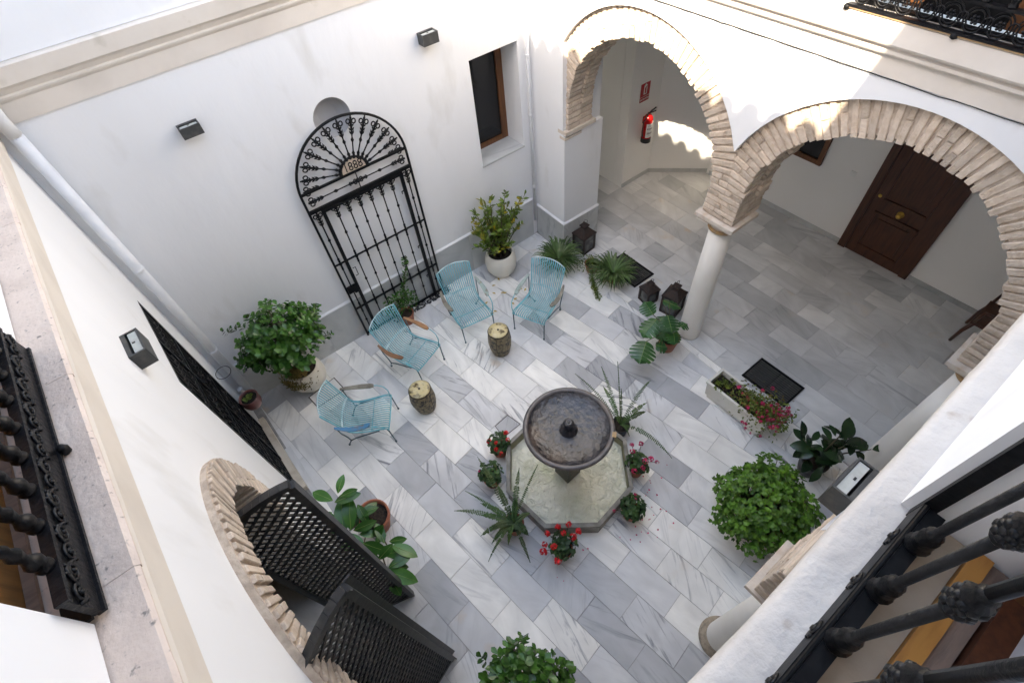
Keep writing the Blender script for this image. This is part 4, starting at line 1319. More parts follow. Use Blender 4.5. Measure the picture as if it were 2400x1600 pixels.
b.add([gp(gc, 2.60, -.006)] + [p + Vector((0, -.006, 0)) for p in pts] + [gp(gc, 2.60, .006)] + [p + Vector((0, .006, 0)) for p in pts],
      [(0, k + 2, k + 1) for k in range(20)] + [(22, 22 + k + 1, 22 + k + 2) for k in range(20)] + [(k + 1, k + 2, 22 + k + 2, 22 + k + 1) for k in range(20)])
pq_ = b.build('date_plaque', 'plaque', gt)
b = MB(); b.tube(pts, 0.014, 6)
for p in pts[::2]: b.ball(p + (p - gp(gc, 2.60)).normalized() * 0.018, 0.016, 6)
b.build('plaque_rim', 'iron', pq_)
text_mesh('1888', 0.155, gp(gc, 2.658, -0.009), RX, 'iron', pq_, 'numerals', 0.002, 0.8)
b = MB(); b.box(gp(0.945, 0.98), (0.17, 0.05, 0.10)); b.box(gp(0.97, 0.93), (0.06, 0.06, 0.05)); b.build('lock_box', 'iron', gt)
b = MB(); b.tube([gp(1.05, 1.30), gp(1.09, 1.30), gp(1.09, 1.16), gp(1.05, 1.16)], 0.006, 6); b.build('handle', 'iron', gt)
for i, z in enumerate((0.45, 1.05, 2.0)):
    b = MB(); b.tube([gp(2.075, z + .04), gp(2.045, z + .03), gp(2.05, z)], 0.008, 6); b.build('hinge_hook', 'iron', gt)
# bed of black pebbles along the foot of the gate
peb = MB()
for i in range(420):
    x, y = random.uniform(1.30, 2.36), random.uniform(5.40, 5.545)
    peb.ball((x, y, random.uniform(0.004, 0.022)), random.uniform(0.008, 0.016), 5, 0.7)
pb = peb.build('pebbles', 'pebble', kind='stuff'); tag(pb, 'bed of small black pebbles along the foot of the gate', 'pebbles')

# ------------------------------------------------------------------ wall lamps
def box_lamp(W, s, z, w_, h_, d_, label):
    t = world_parts(thing('wall_lamp', label, 'lamp', tuple(W.p(s, d_ / 2, z)), 0, 'box lamps on the courtyard walls'))
    b = MB()
    th_ = 0.012
    WBx = W.box
    W.box(b, s - w_ / 2, s + w_ / 2, d_, d_ - th_, z - h_ / 2, z + h_ / 2)
    W.box(b, s - w_ / 2, s - w_ / 2 + th_, d_ - th_ - .0005, 0.0, z - h_ / 2, z + h_ / 2); W.box(b, s + w_ / 2 - th_, s + w_ / 2, d_ - th_ - .0005, 0.0, z - h_ / 2, z + h_ / 2)
    W.box(b, s - w_ / 2 + th_, s + w_ / 2 - th_, 0.03, 0.0, z - h_ / 2, z + h_ / 2)
    W.box(b, s - w_ / 2 + th_, s + w_ / 2 - th_, d_ - th_ - .001, 0.031, z - h_ / 2 + .02, z - h_ / 2 + .03)
    b.build('housing', 'lamp_metal', t)
    for zz in (z + h_ / 2 - 0.008,):
        b = MB(); W.box(b, s - w_ / 2 + th_ + .004, s + w_ / 2 - th_ - .004, d_ - th_ - .004, 0.045, zz - .004, zz); b.build('glass', 'lamp_glass', t)
    b = MB(); b.box(tuple(W.p(s, d_ * .55, z + h_ / 2 - 0.006)), (0.02, 0.012, 0.004)); b.build('clip', 'steel', t)
    return t


box_lamp(WB, 0.205, 3.67, 0.19, 0.10, 0.115, 'box lamp on the back wall left of the iron gate')
box_lamp(WB, 2.862, 3.66, 0.20, 0.115, 0.125, 'box lamp high on the back wall between gate and window')
box_lamp(WA, 3.36, 3.40, 0.25, 0.14, 0.115, 'box lamp on the left wall above the black iron door')
box_lamp(WD, 1.885, 3.25, 0.25, 0.20, 0.115, 'large grey box lamp beside the dark rubber plant by the near ledge')

# ------------------------------------------------------------------ pipes
b = MB(); b.lathe([(0.055, 0.0), (0.055, 4.12)], (-0.955, 5.49, 0), 18)
for z in (1.2, 2.6): b.lathe([(0.056, z), (0.060, z + .004), (0.060, z + .035), (0.056, z + .04)], (-0.955, 5.49, 0), 18)
b.tube([(-0.955, 5.49, 4.1), (-0.955, 5.47, 4.25), (-0.93, 5.40, 4.42), (-0.93, 5.40, 5.4)], 0.055, 16)
ap = tag(b.build('downpipe', 'pipe', smooth=True), 'fat white downpipe in the left corner of the courtyard', 'pipe')
b = MB(); b.lathe([(0.024, 0.35), (0.024, 5.0)], (4.235, 5.50, 0), 12)
for z in (1.0, 2.2, 3.0): b.lathe([(0.028, z), (0.030, z + .01), (0.030, z + .04), (0.028, z + .05)], (4.235, 5.50, 0), 12)
tag(b.build('downpipe', 'pipe', smooth=True), 'thin white downpipe in the right back corner beside the window', 'pipe')
b = MB(); b.lathe([(0.03, 0.0), (0.03, 0.45), (0.036, 0.452), (0.036, 0.47)], (-1.02, 5.42, 0), 12)
tag(b.build('pipe_stub', 'pipe', smooth=True), 'short white pipe stub with a rusty cap beside the fat downpipe', 'pipe')
b = MB(); cc_ = WA.p(5.16, 0.09, 1.12)
b.tube([cc_ + WA.d * (0.10 * math.cos(k * PI / 10)) + WA.n * (0.09 * math.sin(k * PI / 10)) for k in range(20)], 0.004, 5, True)
tag(b.build('pot_ring', 'steel', smooth=True), 'empty thin wire pot ring on the left wall beside the downpipe', 'pot ring')

# ------------------------------------------------------------------ floor grates
def grate(x0, y0, x1, y1, label):
    t = world_parts(thing('floor_grate', label, 'grate', ((x0 + x1) / 2, (y0 + y1) / 2, 0), 0, 'black floor grates along the gallery'))
    b = MB(); b.box(((x0 + x1) / 2, (y0 + y1) / 2, 0.001), (x1 - x0 - .01, y1 - y0 - .01, 0.003)); b.build('pit', 'pot_black', t)
    b = MB()
    for a, c_ in ((x0 + .012, 0), (x1 - .012, 0)): b.box((a, (y0 + y1) / 2, 0.010), (0.024, y1 - y0, 0.020))
    for a in (y0 + .012, y1 - .012): b.box(((x0 + x1) / 2, a, 0.010), (x1 - x0 - .05, 0.024, 0.020))
    b.box(((x0 + x1) / 2, (y0 + y1) / 2, 0.009), (x1 - x0 - .05, 0.012, 0.017)); b.build('frame', 'iron', t)
    bm_ = MB(); bm_.box((0, 0, 0), (0.011, y1 - y0 - 0.05, 0.014)); me_ = bm_.mesh('slat')
    n_ = 11
    for i in range(n_):
        place('slat', me_, 'grate_metal', t, (x0 + .03 + (x1 - x0 - .06) * (i + .5) / n_, (y0 + y1) / 2, 0.0115))


grate(4.585, 3.475, 5.025, 4.15, 'black floor grate half under the spider plant near the lanterns')
grate(4.466, 0.725, 4.905, 1.382, 'black floor grate beside the white planter of pink flowers')

# ------------------------------------------------------------------ lanterns
def lantern(x, y, h, w, rz, label):
    t = thing('lantern', label, 'lantern', (x, y, 0), rz, 'rusty metal lanterns by the arcade')
    hw = w / 2
    hb = h * 0.58
    b = MB(); b.box((0, 0, 0.015), (w, w, 0.03)); b.build('base', 'rust_iron', t)
    b = MB(); b.box((0, 0, 0), (0.030, 0.030, hb - .03)); pm = b.mesh('post')
    for sx in (-1, 1):
        for sy in (-1, 1): place('post', pm, 'rust_iron', t, (sx * (hw - .013), sy * (hw - .013), 0.03 + (hb - .03) / 2))
    b = MB()
    for sx, sy, a_, c_ in ((0, -1, w - .05, .003), (0, 1, w - .05, .003), (-1, 0, .003, w - .05), (1, 0, .003, w - .05)):
        b = MB(); b.box((sx * (hw - .014), sy * (hw - .014), 0.03 + (hb - .03) / 2), (a_, c_, hb - .035)); b.build('pane', 'lantern_glass', t)
    b = MB(); b.box((0, 0, hb + .012), (w + .02, w + .02, 0.024)); b.build('collar', 'rust_iron', t)
    b = MB(); z0, z1 = hb + .024, hb + h * 0.22
    q = [(-hw, -hw), (hw, -hw), (hw, hw), (-hw, hw)]
    b.hexa([(*p, z0) for p in q] + [(p[0] * .38, p[1] * .38, z1) for p in q]); b.build('roof', 'rust_iron', t)
    b = MB(); b.box((0, 0, z1 + h * .035), (w * .34, w * .34, h * .07)); b.box((0, 0, z1 + h * .085), (w * .44, w * .44, h * .03)); b.build('chimney', 'rust_iron', t)
    b = MB(); b.tube([(-w * .2, 0, z1 + h * .07), (-w * .24, 0, h * 1.0), (0, 0, h * 1.08), (w * .24, 0, h * 1.0), (w * .2, 0, z1 + h * .07)], 0.004, 5); b.build('handle', 'rust_iron', t)
    b = MB(); b.lathe([(0.035, 0.032), (0.035, 0.16), (0.004, 0.165)], (0, 0, 0), 12); b.build('candle', 'pot_white', t)
    return t


lantern(4.62, 4.70, 0.56, 0.27, R(4), 'large rusty lantern standing against the foot of the pilaster')
lantern(4.55, 3.17, 0.42, 0.21, R(-8), 'smaller rusty lantern beside the corner of the floor grate')
lantern(4.66, 2.80, 0.58, 0.26, R(12), 'large rusty lantern behind the monstera next to the column')

# ------------------------------------------------------------------ garden stools
def stool(x, y, h, label):
    t = thing('garden_stool', label, 'stool', (x, y, 0), random.uniform(0, 6), 'glazed garden stools among the chairs')
    b = MB()
    pr = [(0.120, 0.0), (0.132, 0.02), (0.158, h * .3), (0.168, h * .52), (0.160, h * .75), (0.148, h * .92), (0.147, h - .012), (0.140, h - .004)]
    b.lathe(pr, (0, 0, 0), 32, cap1=False); b.build('body', 'stool_side', t, True)
    b = MB(); b.lathe([(0.140, h - .006), (0.136, h + .002), (0.10, h + .008), (0.03, h + .010), (0.016, h + .004)], (0, 0, 0), 32, cap0=False); b.build('top', 'stool_top', t, True)
    b = MB(); b.lathe([(0.1475, h - .030), (0.1525, h - .022), (0.1475, h - .012)], (0, 0, 0), 32, cap0=False, cap1=False); b.build('rim_band', 'stool_dark', t, True)
    for k in range(3):
        a = 2 * PI * k / 3
        b = MB(); b.tube([((rr + .0005) * math.cos(a + .04 * math.sin(z * 20)), (rr + .0005) * math.sin(a + .04 * math.sin(z * 20)), z) for rr, z in [(0.134, .03), (0.159, h * .3), (0.169, h * .52), (0.161, h * .75), (0.150, h * .9)]], 0.0045, 5)
        b.build('seam', 'stool_dark', t)
    b = MB(); b.lathe([(0.0155, h + .003), (0.0155, h + .0105)], (0, 0, 0), 10); b.build('hole', 'stool_dark', t)
    return t


stool(2.23, 3.89, 0.49, 'mottled yellow brown garden stool in front of the two far chairs')
stool(0.865, 3.80, 0.47, 'mottled brown garden stool between the two left chairs')

# ------------------------------------------------------------------ blue chairs
prof_c = [(0.345, 0.335), (0.34, 0.362), (0.315, 0.376), (0.25, 0.372), (0.12, 0.345), (0.0, 0.325), (-0.10, 0.325), (-0.165, 0.35), (-0.20, 0.405), (-0.235, 0.50), (-0.275, 0.62), (-0.315, 0.74), (-0.352, 0.85)]


def wid(i):
    w_ = [0.245, 0.245, 0.245, 0.243, 0.238, 0.23, 0.222, 0.22, 0.22, 0.225, 0.235, 0.245, 0.252]
    return w_[i]


NR = 15
ROD = []
for k in range(NR):
    u = -1 + 2 * (k + 0.5) / NR
    m_ = MB()
    pts = []
    for i, (y, z) in enumerate(prof_c):
        bow = 0.05 * (1 - u * u) * max(0, (i - 7) / 5.0)
        topz = 0.035 * (1 - u * u) * max(0, (i - 9) / 3.0)
        pts.append((u * wid(i), y - bow, z + topz + (0.012 * u * u if 2 < i < 8 else 0)))
    m_.tube(pts, 0.0068, 6)
    ROD.append(m_.mesh('slat', True))


def armrest(sd):
    m_ = MB()
    n_ = 9
    vs = []
    for i in range(n_):
        f = i / (n_ - 1)
        y = -0.27 + 0.44 * f
        x = sd * (0.285 + 0.025 * math.sin(f * PI))
        z = 0.585 - 0.035 * math.sin(f * PI * 0.9) + 0.004 * f
        w_ = 0.018 + 0.016 * min(1, f * 1.6)
        if i == n_ - 1: w_ = 0.020
        if i == 0: w_ = 0.012
        for dx, dz in ((-w_, 0.006), (w_, 0.006), (w_ * .85, -0.014), (-w_ * .85, -0.014), ):
            vs.append((x + dx, y, z + dz))
    fs = []
    for i in range(n_ - 1):
        for j in range(4):
            j2 = (j + 1) % 4
            fs.append((i * 4 + j, i * 4 + j2, (i + 1) * 4 + j2, (i + 1) * 4 + j))
    fs += [(3, 2, 1, 0), tuple((n_ - 1) * 4 + j for j in range(4))]
    m_.add(vs, fs)
    me = m_.mesh('armrest')
    return me


def chair(x, y, head, label, arm_l, arm_r):
    """x, y = middle of the seat's front edge; head = direction the chair faces"""
    d = Vector((math.cos(R(head)), math.sin(R(head)), 0))
    c_ = Vector((x, y, 0)) - d * 0.34
    t = thing('garden_chair', label, 'chair', tuple(c_), R(head) - PI / 2, 'pale blue metal garden chairs')
    for me in ROD: place('slat', me, 'blue_paint', t)
    m_ = FRAME['rim']; place('back_rim', FRAME['rim'], 'blue_pale', t)
    place('front_rim', FRAME['front'], 'blue_paint', t)
    place('cross_band', FRAME['band'], 'blue_pale', t)
    place('seat_bar', FRAME['seatbar'], 'blue_paint', t)
    for sd, am in ((-1, arm_l), (1, arm_r)):
        place('side_rail', FRAME['side%d' % sd], 'blue_paint', t)
        place('leg', FRAME['fleg%d' % sd], 'leg_metal', t)
        place('leg', FRAME['rleg%d' % sd], 'leg_metal', t)
        place('arm_support', FRAME['sup%d' % sd], 'blue_paint', t)
        me = FRAME['arm%d' % sd].copy(); me.materials.clear()
        place('armrest', me, am, t)
    return t


FRAME = {}
m_ = MB(); pts = []
for k in range(13):
    u = -1 + 2 * k / 12
    pts.append((u * 0.252, -0.352 - 0.05 * (1 - u * u), 0.853 + 0.035 * (1 - u * u)))
m_.tube(pts, 0.008, 6); FRAME['rim'] = m_.mesh('back_rim', True)
m_ = MB(); m_.tube([(-0.245, 0.342, 0.338), (-.12, 0.347, 0.336), (.12, 0.347, 0.336), (0.245, 0.342, 0.338)], 0.008, 6); FRAME['front'] = m_.mesh('front_rim', True)
m_ = MB()
for k in range(10):
    u0, u1 = -1 + 2 * k / 10, -1 + 2 * (k + 1) / 10
    def bp(u, z, o): return (u * 0.224, -0.222 - 0.032 * (1 - u * u) + o - (z - .48) * .35, z)
    m_.hexa([bp(u0, .455, .010), bp(u1, .455, .010), bp(u1, .455, .004), bp(u0, .455, .004), bp(u0, .485, .010), bp(u1, .485, .010), bp(u1, .485, .004), bp(u0, .485, .004)])
FRAME['band'] = m_.mesh('cross_band')
m_ = MB(); m_.tube([(-0.24, 0.12, 0.336), (0, 0.12, 0.330), (0.24, 0.12, 0.336)], 0.006, 6); FRAME['seatbar'] = m_.mesh('seat_bar', True)
for sd in (-1, 1):
    m_ = MB(); m_.tube([(sd * (wid(i) + .010), y, z) for i, (y, z) in enumerate(prof_c)], 0.009, 6); FRAME['side%d' % sd] = m_.mesh('side_rail', True)
    m_ = MB(); m_.tube([(sd * .25, 0.325, 0.355), (sd * .252, 0.338, 0.30), (sd * .25, 0.345, 0.15), (sd * .248, 0.352, 0.012)], [0.010, .009, .008, .008], 6); m_.lathe([(0.014, 0), (0.014, 0.014), (0.008, 0.022)], (sd * .248, 0.352, 0), 8); FRAME['fleg%d' % sd] = m_.mesh('leg', True)
    m_ = MB()
    m_.tube([(sd * .22, -0.275, 0.012), (sd * .245, -0.235, 0.10), (sd * .256, -0.19, 0.18), (sd * .258, -0.10, 0.235), (sd * .255, 0.06, 0.285), (sd * .252, 0.22, 0.335)], 0.008, 6)
    m_.tube([(sd * .256, -0.19, 0.18), (sd * .265, -0.20, 0.28), (sd * .28, -0.235, 0.42), (sd * .285, -0.25, 0.575)], 0.008, 6)
    m_.lathe([(0.015, 0), (0.015, 0.014), (0.008, 0.022)], (sd * .22, -0.275, 0), 8); FRAME['rleg%d' % sd] = m_.mesh('leg', True)
    m_ = MB(); m_.tube([(sd * .30, 0.14, 0.555), (sd * .305, 0.20, 0.545), (sd * .30, 0.275, 0.505), (sd * .28, 0.32, 0.44), (sd * .255, 0.33, 0.37)], 0.007, 6); FRAME['sup%d' % sd] = m_.mesh('arm_support', True)
    FRAME['arm%d' % sd] = armrest(sd)

chair(0.40, 3.835, -33, 'pale blue chair at far left with one grey and one blue armrest', 'wood_arm_grey', 'wood_arm_blue')
chair(1.26, 4.24, -69, 'pale blue chair with brown wooden armrests in front of the iron gate', 'wood_arm_light', 'wood_arm')
chair(2.16, 4.33, -100, 'pale blue chair with pale worn armrests standing before the white round pot', 'wood_arm_green', 'wood_arm_grey')
chair(2.75, 3.865, -156, 'pale blue chair nearest the arcade with grey green armrests', 'wood_arm_grey', 'wood_arm_green')

# ------------------------------------------------------------------ fountain
fc = Vector((1.72, 1.85, 0))
ft = world_parts(thing('fountain', 'octagonal stone fountain with a dark round bowl in the middle of the patio', 'fountain', tuple(fc)))


def oct_(r, z, k): a = R(29.5 + 45 * k); return Vector((fc.x + r * math.cos(a), fc.y + r * math.sin(a), z))


for k in range(8):
    b = MB()
    def sec(kk):
        return [oct_(0.790, 0, kk), oct_(0.775, 0.205, kk), oct_(0.800, 0.212, kk), oct_(0.800, 0.242, kk), oct_(0.748, 0.246, kk), oct_(0.744, 0.02, kk)]
    s0_, s1_ = sec(k), sec(k + 1)
    mid0 = [a + (c2_ - a) * 0.0015 for a, c2_ in zip(s0_, s1_)]; mid1 = [c2_ + (a - c2_) * 0.0015 for a, c2_ in zip(s0_, s1_)]
    n6 = 6
    b.add(mid0 + mid1, [(j, (j + 1) % n6, n6 + (j + 1) % n6, n6 + j) for j in range(n6)] + [tuple(range(n6)), tuple(n6 + j for j in reversed(range(n6)))])
    b.build('basin_side', 'basin', ft)
b = MB()
for k in range(8):
    b.quad(oct_(.7425, .02, k), oct_(.7425, .02, k + 1), oct_(.7455, .225, k + 1), oct_(.7455, .225, k))
b.build('basin_lining', 'basin_in', ft)
b = MB(); b.add([oct_(0.7420, 0.095, k) for k in range(8)], [tuple(range(8))]); b.build('water', 'water', ft)
b = MB(); rz8 = Matrix.Rotation(R(4), 3, 'Z')
b.box((1.705, 1.832, 0.30), (0.215, 0.215, 0.58), rz8)
b.box((1.712, 1.840, 0.62), (0.17, 0.17, 0.10), rz8)
b.build('pedestal', 'pedestal', ft)
b = MB(); b.lathe([(0.075, 0.66), (0.07, 0.8), (0.085, 0.94), (0.14, 0.99), (0.28, 1.045), (0.42, 1.11), (0.470, 1.165), (0.484, 1.195), (0.480, 1.215), (0.462, 1.224), (0.440, 1.221), (0.430, 1.208)], (fc.x, fc.y, 0), 56, cap1=False); b.build('bowl', 'bowl_rim', ft, True)
b = MB(); b.lathe([(0.432, 1.210), (0.418, 1.196), (0.36, 1.172), (0.26, 1.152), (0.15, 1.142), (0.095, 1.142)], (fc.x, fc.y, 0), 56, cap0=False, cap1=False); b.build('bowl_inside', 'bowl_stone', ft, True)
b = MB(); b.lathe([(0.102, 1.140), (0.092, 1.165), (0.075, 1.20), (0.062, 1.25), (0.06, 1.275), (0.05, 1.298), (0.03, 1.31), (0.012, 1.312), (0.011, 1.295)], (fc.x, fc.y, 0), 24, cap0=False); b.build('nozzle', 'bowl_stone', ft, True)
b = MB(); b.lathe([(0.012, 1.306), (0.012, 1.3125)], (fc.x, fc.y, 0), 12); b.build('nozzle_hole', 'pot_black', ft)
b = MB(); a8 = R(-52); b.box((fc.x + .475 * math.cos(a8), fc.y + .475 * math.sin(a8), 1.2), (0.04, 0.06, 0.05), Matrix.Rotation(a8, 3, 'Z')); b.build('rim_repair', 'ochre_stone', ft)

# ------------------------------------------------------------------ plants
def leaf_pts(base, tip, normal, W_, shape, n_=5, fold=0.18, droop=0.0):
    """vertices of a folded leaf: left edge, midrib, right edge"""
    base, tip = Vector(base), Vector(tip)
    d = tip - base; L = d.length
    d.normalize()
    nr = Vector(normal); nr = nr - d * nr.dot(d)
    if nr.length < 1e-4: nr = d.orthogonal()
    nr.normalize(); sd = d.cross(nr)
    vs = []
    for i in range(n_ + 1):
        f = i / n_
        if shape == 'obovate': w_ = math.sin(PI * f ** 1.5) ** 0.8 if 0 < f < 1 else 0.06
        elif shape == 'strap': w_ = max(0.05, min(1, (1 - f) * 2.5)) * (0.7 + .3 * min(1, f * 4))
        elif shape == 'lance': w_ = math.sin(PI * f ** 0.8) ** 1.1 if 0 < f < 1 else 0.04
        else: w_ = math.sin(PI * f ** 1.05) ** 0.72 if 0 < f < 1 else 0.05
        w_ *= W_ / 2
        c_ = base + d * (L * f) + nr * (-droop * L * (f * f) + 0.06 * L * math.sin(PI * f) * (1 if droop else 0))
        vs += [c_ - sd * w_ + nr * fold * w_, c_, c_ + sd * w_ + nr * fold * w_]
    return vs


def add_leaf(m_, base, tip, normal, W_, shape='ellipse', n_=5, fold=0.18, droop=0.0):
    vs = leaf_pts(base, tip, normal, W_, shape, n_, fold, droop)
    fs = []
    for i in range(n_):
        for j in (0, 1):
            fs.append((i * 3 + j, i * 3 + j + 1, (i + 1) * 3 + j + 1, (i + 1) * 3 + j))
    m_.add(vs, fs)


def rnd_dir(zmin=-1.0):
    while True:
        v = Vector((random.uniform(-1, 1), random.uniform(-1, 1), random.uniform(zmin, 1)))
        if 0.1 < v.length < 1: return v.normalized()


def pot(t, x, y, prof, material, soil_z, soil_r, name='pot', n_=32):
    b = MB(); b.lathe(prof, (x, y, 0), n_, cap1=False); b.build(name, material, t, True)
    b = MB(); b.lathe([(soil_r, soil_z - 0.01), (soil_r * .7, soil_z + .008), (0.01, soil_z + .015)], (x, y, 0), 20, cap0=False); b.build('soil', 'soil', t)


BOWLPOT = [(0.12, 0.0), (0.19, 0.03), (0.245, 0.12), (0.262, 0.22), (0.252, 0.32), (0.225, 0.39), (0.212, 0.41), (0.20, 0.41), (0.195, 0.395), (0.205, 0.35), (0.20, 0.30)]


def jade(center, rad, potpos, label, seed, clusters=120, pot_mat='pot_white', trunk=True):
    random.seed(seed)
    t = world_parts(thing('potted_tree', label, 'potted plant', (potpos[0], potpos[1], 0)))
    pot(t, potpos[0], potpos[1], BOWLPOT, pot_mat, 0.34, 0.19)
    cx, cy, cz = center
    st = MB(); fo = MB()
    base = Vector((potpos[0], potpos[1], 0.33)); top = Vector((cx, cy, cz - rad[2] * .35))
    st.tube([base, base.lerp(top, .4) + Vector((.03, -.02, 0)), base.lerp(top, .8), top], [0.035, 0.03, 0.024, 0.018], 8)
    for i in range(clusters):
        d = rnd_dir(-0.65)
        lump = 0.72 + 0.38 * noise.noise(d * 1.9 + Vector((seed, 0, 0)))
        f = random.uniform(0.3, 1.0) ** 0.5 * lump * 1.15
        tip = Vector((cx + d.x * rad[0] * f, cy + d.y * rad[1] * f, cz + d.z * rad[2] * f))
        if tip.y > 5.50: tip.y = 5.50
        root = top.lerp(tip, 0.35) + Vector((0, 0, -0.03))
        if i % 5 == 0: st.tube([root, root.lerp(tip, .6) + Vector((0, 0, .02)), tip], [0.010, 0.007, 0.005], 5)
        ax_ = ((tip - top).normalized() + Vector((0, 0, .5))).normalized()
        for j in range(9):
            o_ = ax_.orthogonal().normalized()
            a = j * 2.4
            q = Matrix.Rotation(a, 3, ax_) @ o_
            f2 = (j % 4) * 0.02
            b0 = tip + ax_ * (f2 - .03)
            dr_ = (q * 0.9 + ax_ * random.uniform(.0, .75)).normalized()
            L = random.uniform(0.062, 0.095)
            add_leaf(fo, b0, b0 + dr_ * L, ax_, L * 0.62, 'obovate', 4, 0.12)
    st.build('stem', 'stem', t, True)
    fo.build('foliage', 'leaf_jade', t, kind='stuff')
    return t


jt = jade((-0.21, 5.02, 1.30), (0.68, 0.50, 0.45), (-0.21, 5.25), 'round leaved jade tree in a white bowl pot at the left corner', 3, 330)
# dry trailing plant hanging over the rim of that pot
random.seed(5)
dm = MB()
for i in range(1000):
    a = random.gauss(PI * 1.22, .42)
    rr = random.uniform(0.06, 0.33)
    p = Vector((-0.21 + rr * math.cos(a), 5.25 + rr * math.sin(a), 0.42 + random.uniform(.0, .07) if rr < .24 else 0.44 - random.uniform(0, .17)))
    if rr >= .24: p.x += (0.27 + random.uniform(0, .05) - rr) * math.cos(a); p.y += (0.27 + random.uniform(0, .05) - rr) * math.sin(a)
    add_leaf(dm, p, p + rnd_dir(-.4) * random.uniform(.03, .055), (0, 0, 1), 0.014, 'lance', 3)
dm.build('trailing_plant', 'leaf_dry', jt, kind='stuff')

# yellowing shrub in round white pot
random.seed(11)
t = world_parts(thing('potted_shrub', 'yellowing leafy shrub in a round white pot under the window', 'potted plant', (3.24, 5.20, 0)))
pot(t, 3.24, 5.20, [(r_ * .98, z_ * 1.08) for r_, z_ in BOWLPOT], 'pot_white', 0.36, 0.19)
st = MB(); fo = MB()
for i in range(34):
    a = random.uniform(0, 2 * PI); sp_ = random.uniform(0.08, 0.60)
    hgt = random.uniform(0.45, 1.18) * (1.1 - sp_ * .45)
    p0 = Vector((3.24 + .06 * math.cos(a), 5.2 + .06 * math.sin(a), 0.37))
    p2 = Vector((3.27 + sp_ * math.cos(a), min(5.2 + sp_ * .72 * math.sin(a), 5.5), 0.37 + hgt))
    p1 = p0.lerp(p2, .5) + Vector((0, 0, .10))
    pts = [p0, p0.lerp(p1, .5) + Vector((0, 0, .04)), p1, p1.lerp(p2, .5) + Vector((0, 0, .03)), p2]
    st.tube(pts, [0.010, .008, .007, .005, .003], 5)
    for k in range(30):
        f = random.uniform(0.25, 1.0)
        q = pts[0].lerp(pts[2], f * 2) if f < .5 else pts[2].lerp(pts[4], f * 2 - 1)
        d = (rnd_dir(-.2) + Vector((0, 0, .35))).normalized()
        L = random.uniform(0.06, 0.115)
        add_leaf(fo, q, q + d * L, rnd_dir(0.2), L * .42, 'lance', 4, .2)
st.build('stem', 'stem', t, True); fo.build('foliage', 'leaf_yellow', t, kind='stuff')
fl = MB()
for i in range(16):
    x, y = 3.0 + random.uniform(-.45, .35), 4.72 + random.uniform(-.25, .4)
    a = random.uniform(0, 6.28)
    m1 = MB(); add_leaf(m1, (x, y, .008), (x + .07 * math.cos(a), y + .07 * math.sin(a), .010), (0, 0, 1), .028, 'lance', 4, .3)
    o = m1.build('fallen_leaf', 'leaf_fallen'); tag(o, 'fallen yellow leaf on the marble below the yellowing shrub', 'leaf', 'fallen leaves under the shrub')


# spider plants
def spider(x, y, rad, h, n_, label, seed, pot_r=0.11):
    random.seed(seed)
    t = world_parts(thing('spider_plant', label, 'potted plant', (x, y, 0)))
    pot(t, x, y, [(pot_r * .75, 0), (pot_r, 0.16), (pot_r * 1.04, .17), (pot_r * .95, .17), (pot_r * .93, .15)], 'terracotta', 0.15, pot_r * .92)
    fo = MB()
    for i in range(n_):
        a = random.uniform(0, 2 * PI); L = random.uniform(.55, 1.0) * rad; el = random.uniform(.05, .95)
        b0 = Vector((x, y, .15)); pts = []
        out = Vector((math.cos(a), math.sin(a), 0)); sd = Vector((-math.sin(a), math.cos(a), 0))
        vs = []
        for k in range(7):
            f = k / 6
            p = b0 + out * (L * math.sin(f * 1.45) / .99 * (0.5 + .5 * math.cos(el * .6))) + Vector((0, 0, h * math.sin(el) * math.sin(f * PI * .72) * 1.25 - f * f * f * .16 * h))
            p.z = max(p.z, 0.012)
            w_ = 0.0115 * (1 - f ** 2.2) + .001
            vs += [p - sd * w_ + Vector((0, 0, .003)), p, p + sd * w_ + Vector((0, 0, .003))]
        fs = []
        for k in range(6):
            for j in (0, 1): fs.append((k * 3 + j, k * 3 + j + 1, k * 3 + j + 4, k * 3 + j + 3))
        fo.add(vs, fs)
    fo.build('foliage', 'leaf_spider', t, kind='stuff')
    return t


spider(4.02, 4.66, 0.46, 0.24, 230, 'spider plant below the pilaster to the left of the large lantern', 21)
sp2 = spider(4.44, 3.83, 0.45, 0.22, 230, 'spider plant spilling over the black floor grate', 22)
# trailing plant next to it
random.seed(23)
t = world_parts(thing('trailing_plant', 'yellow green trailing plant that runs down onto the marble', 'potted plant', (4.36, 4.22, 0)))
pot(t, 4.36, 4.22, [(.09, 0), (.12, .15), (.125, .16), (.115, .16), (.11, .14)], 'terracotta', .14, .11)
fo = MB()
for i in range(420):
    a = random.uniform(0, 2 * PI); rr = random.uniform(0, .24)
    p = Vector((4.34 + rr * math.cos(a), 4.20 + rr * math.sin(a), .22 - rr * .35 + random.uniform(-.03, .05)))
    add_leaf(fo, p, p + rnd_dir(-.1) * random.uniform(.025, .05), rnd_dir(.1), .016, 'lance', 3)
tr = [(4.26, 4.14, .2), (4.17, 4.02, .09), (4.11, 3.92, .04), (4.05, 3.80, .03), (3.98, 3.66, .03)]
for i in range(520):
    f = random.uniform(0, 3.999); k = int(f); p = Vector(tr[k]).lerp(Vector(tr[k + 1]), f - k) + rnd_dir() * random.uniform(0, .06)
    p.z = max(p.z, .012)
    add_leaf(fo, p, p + (rnd_dir(-.1)) * random.uniform(.02, .042), rnd_dir(.2), .014, 'lance', 3)
fo.build('foliage', 'leaf_trail', t, kind='stuff')


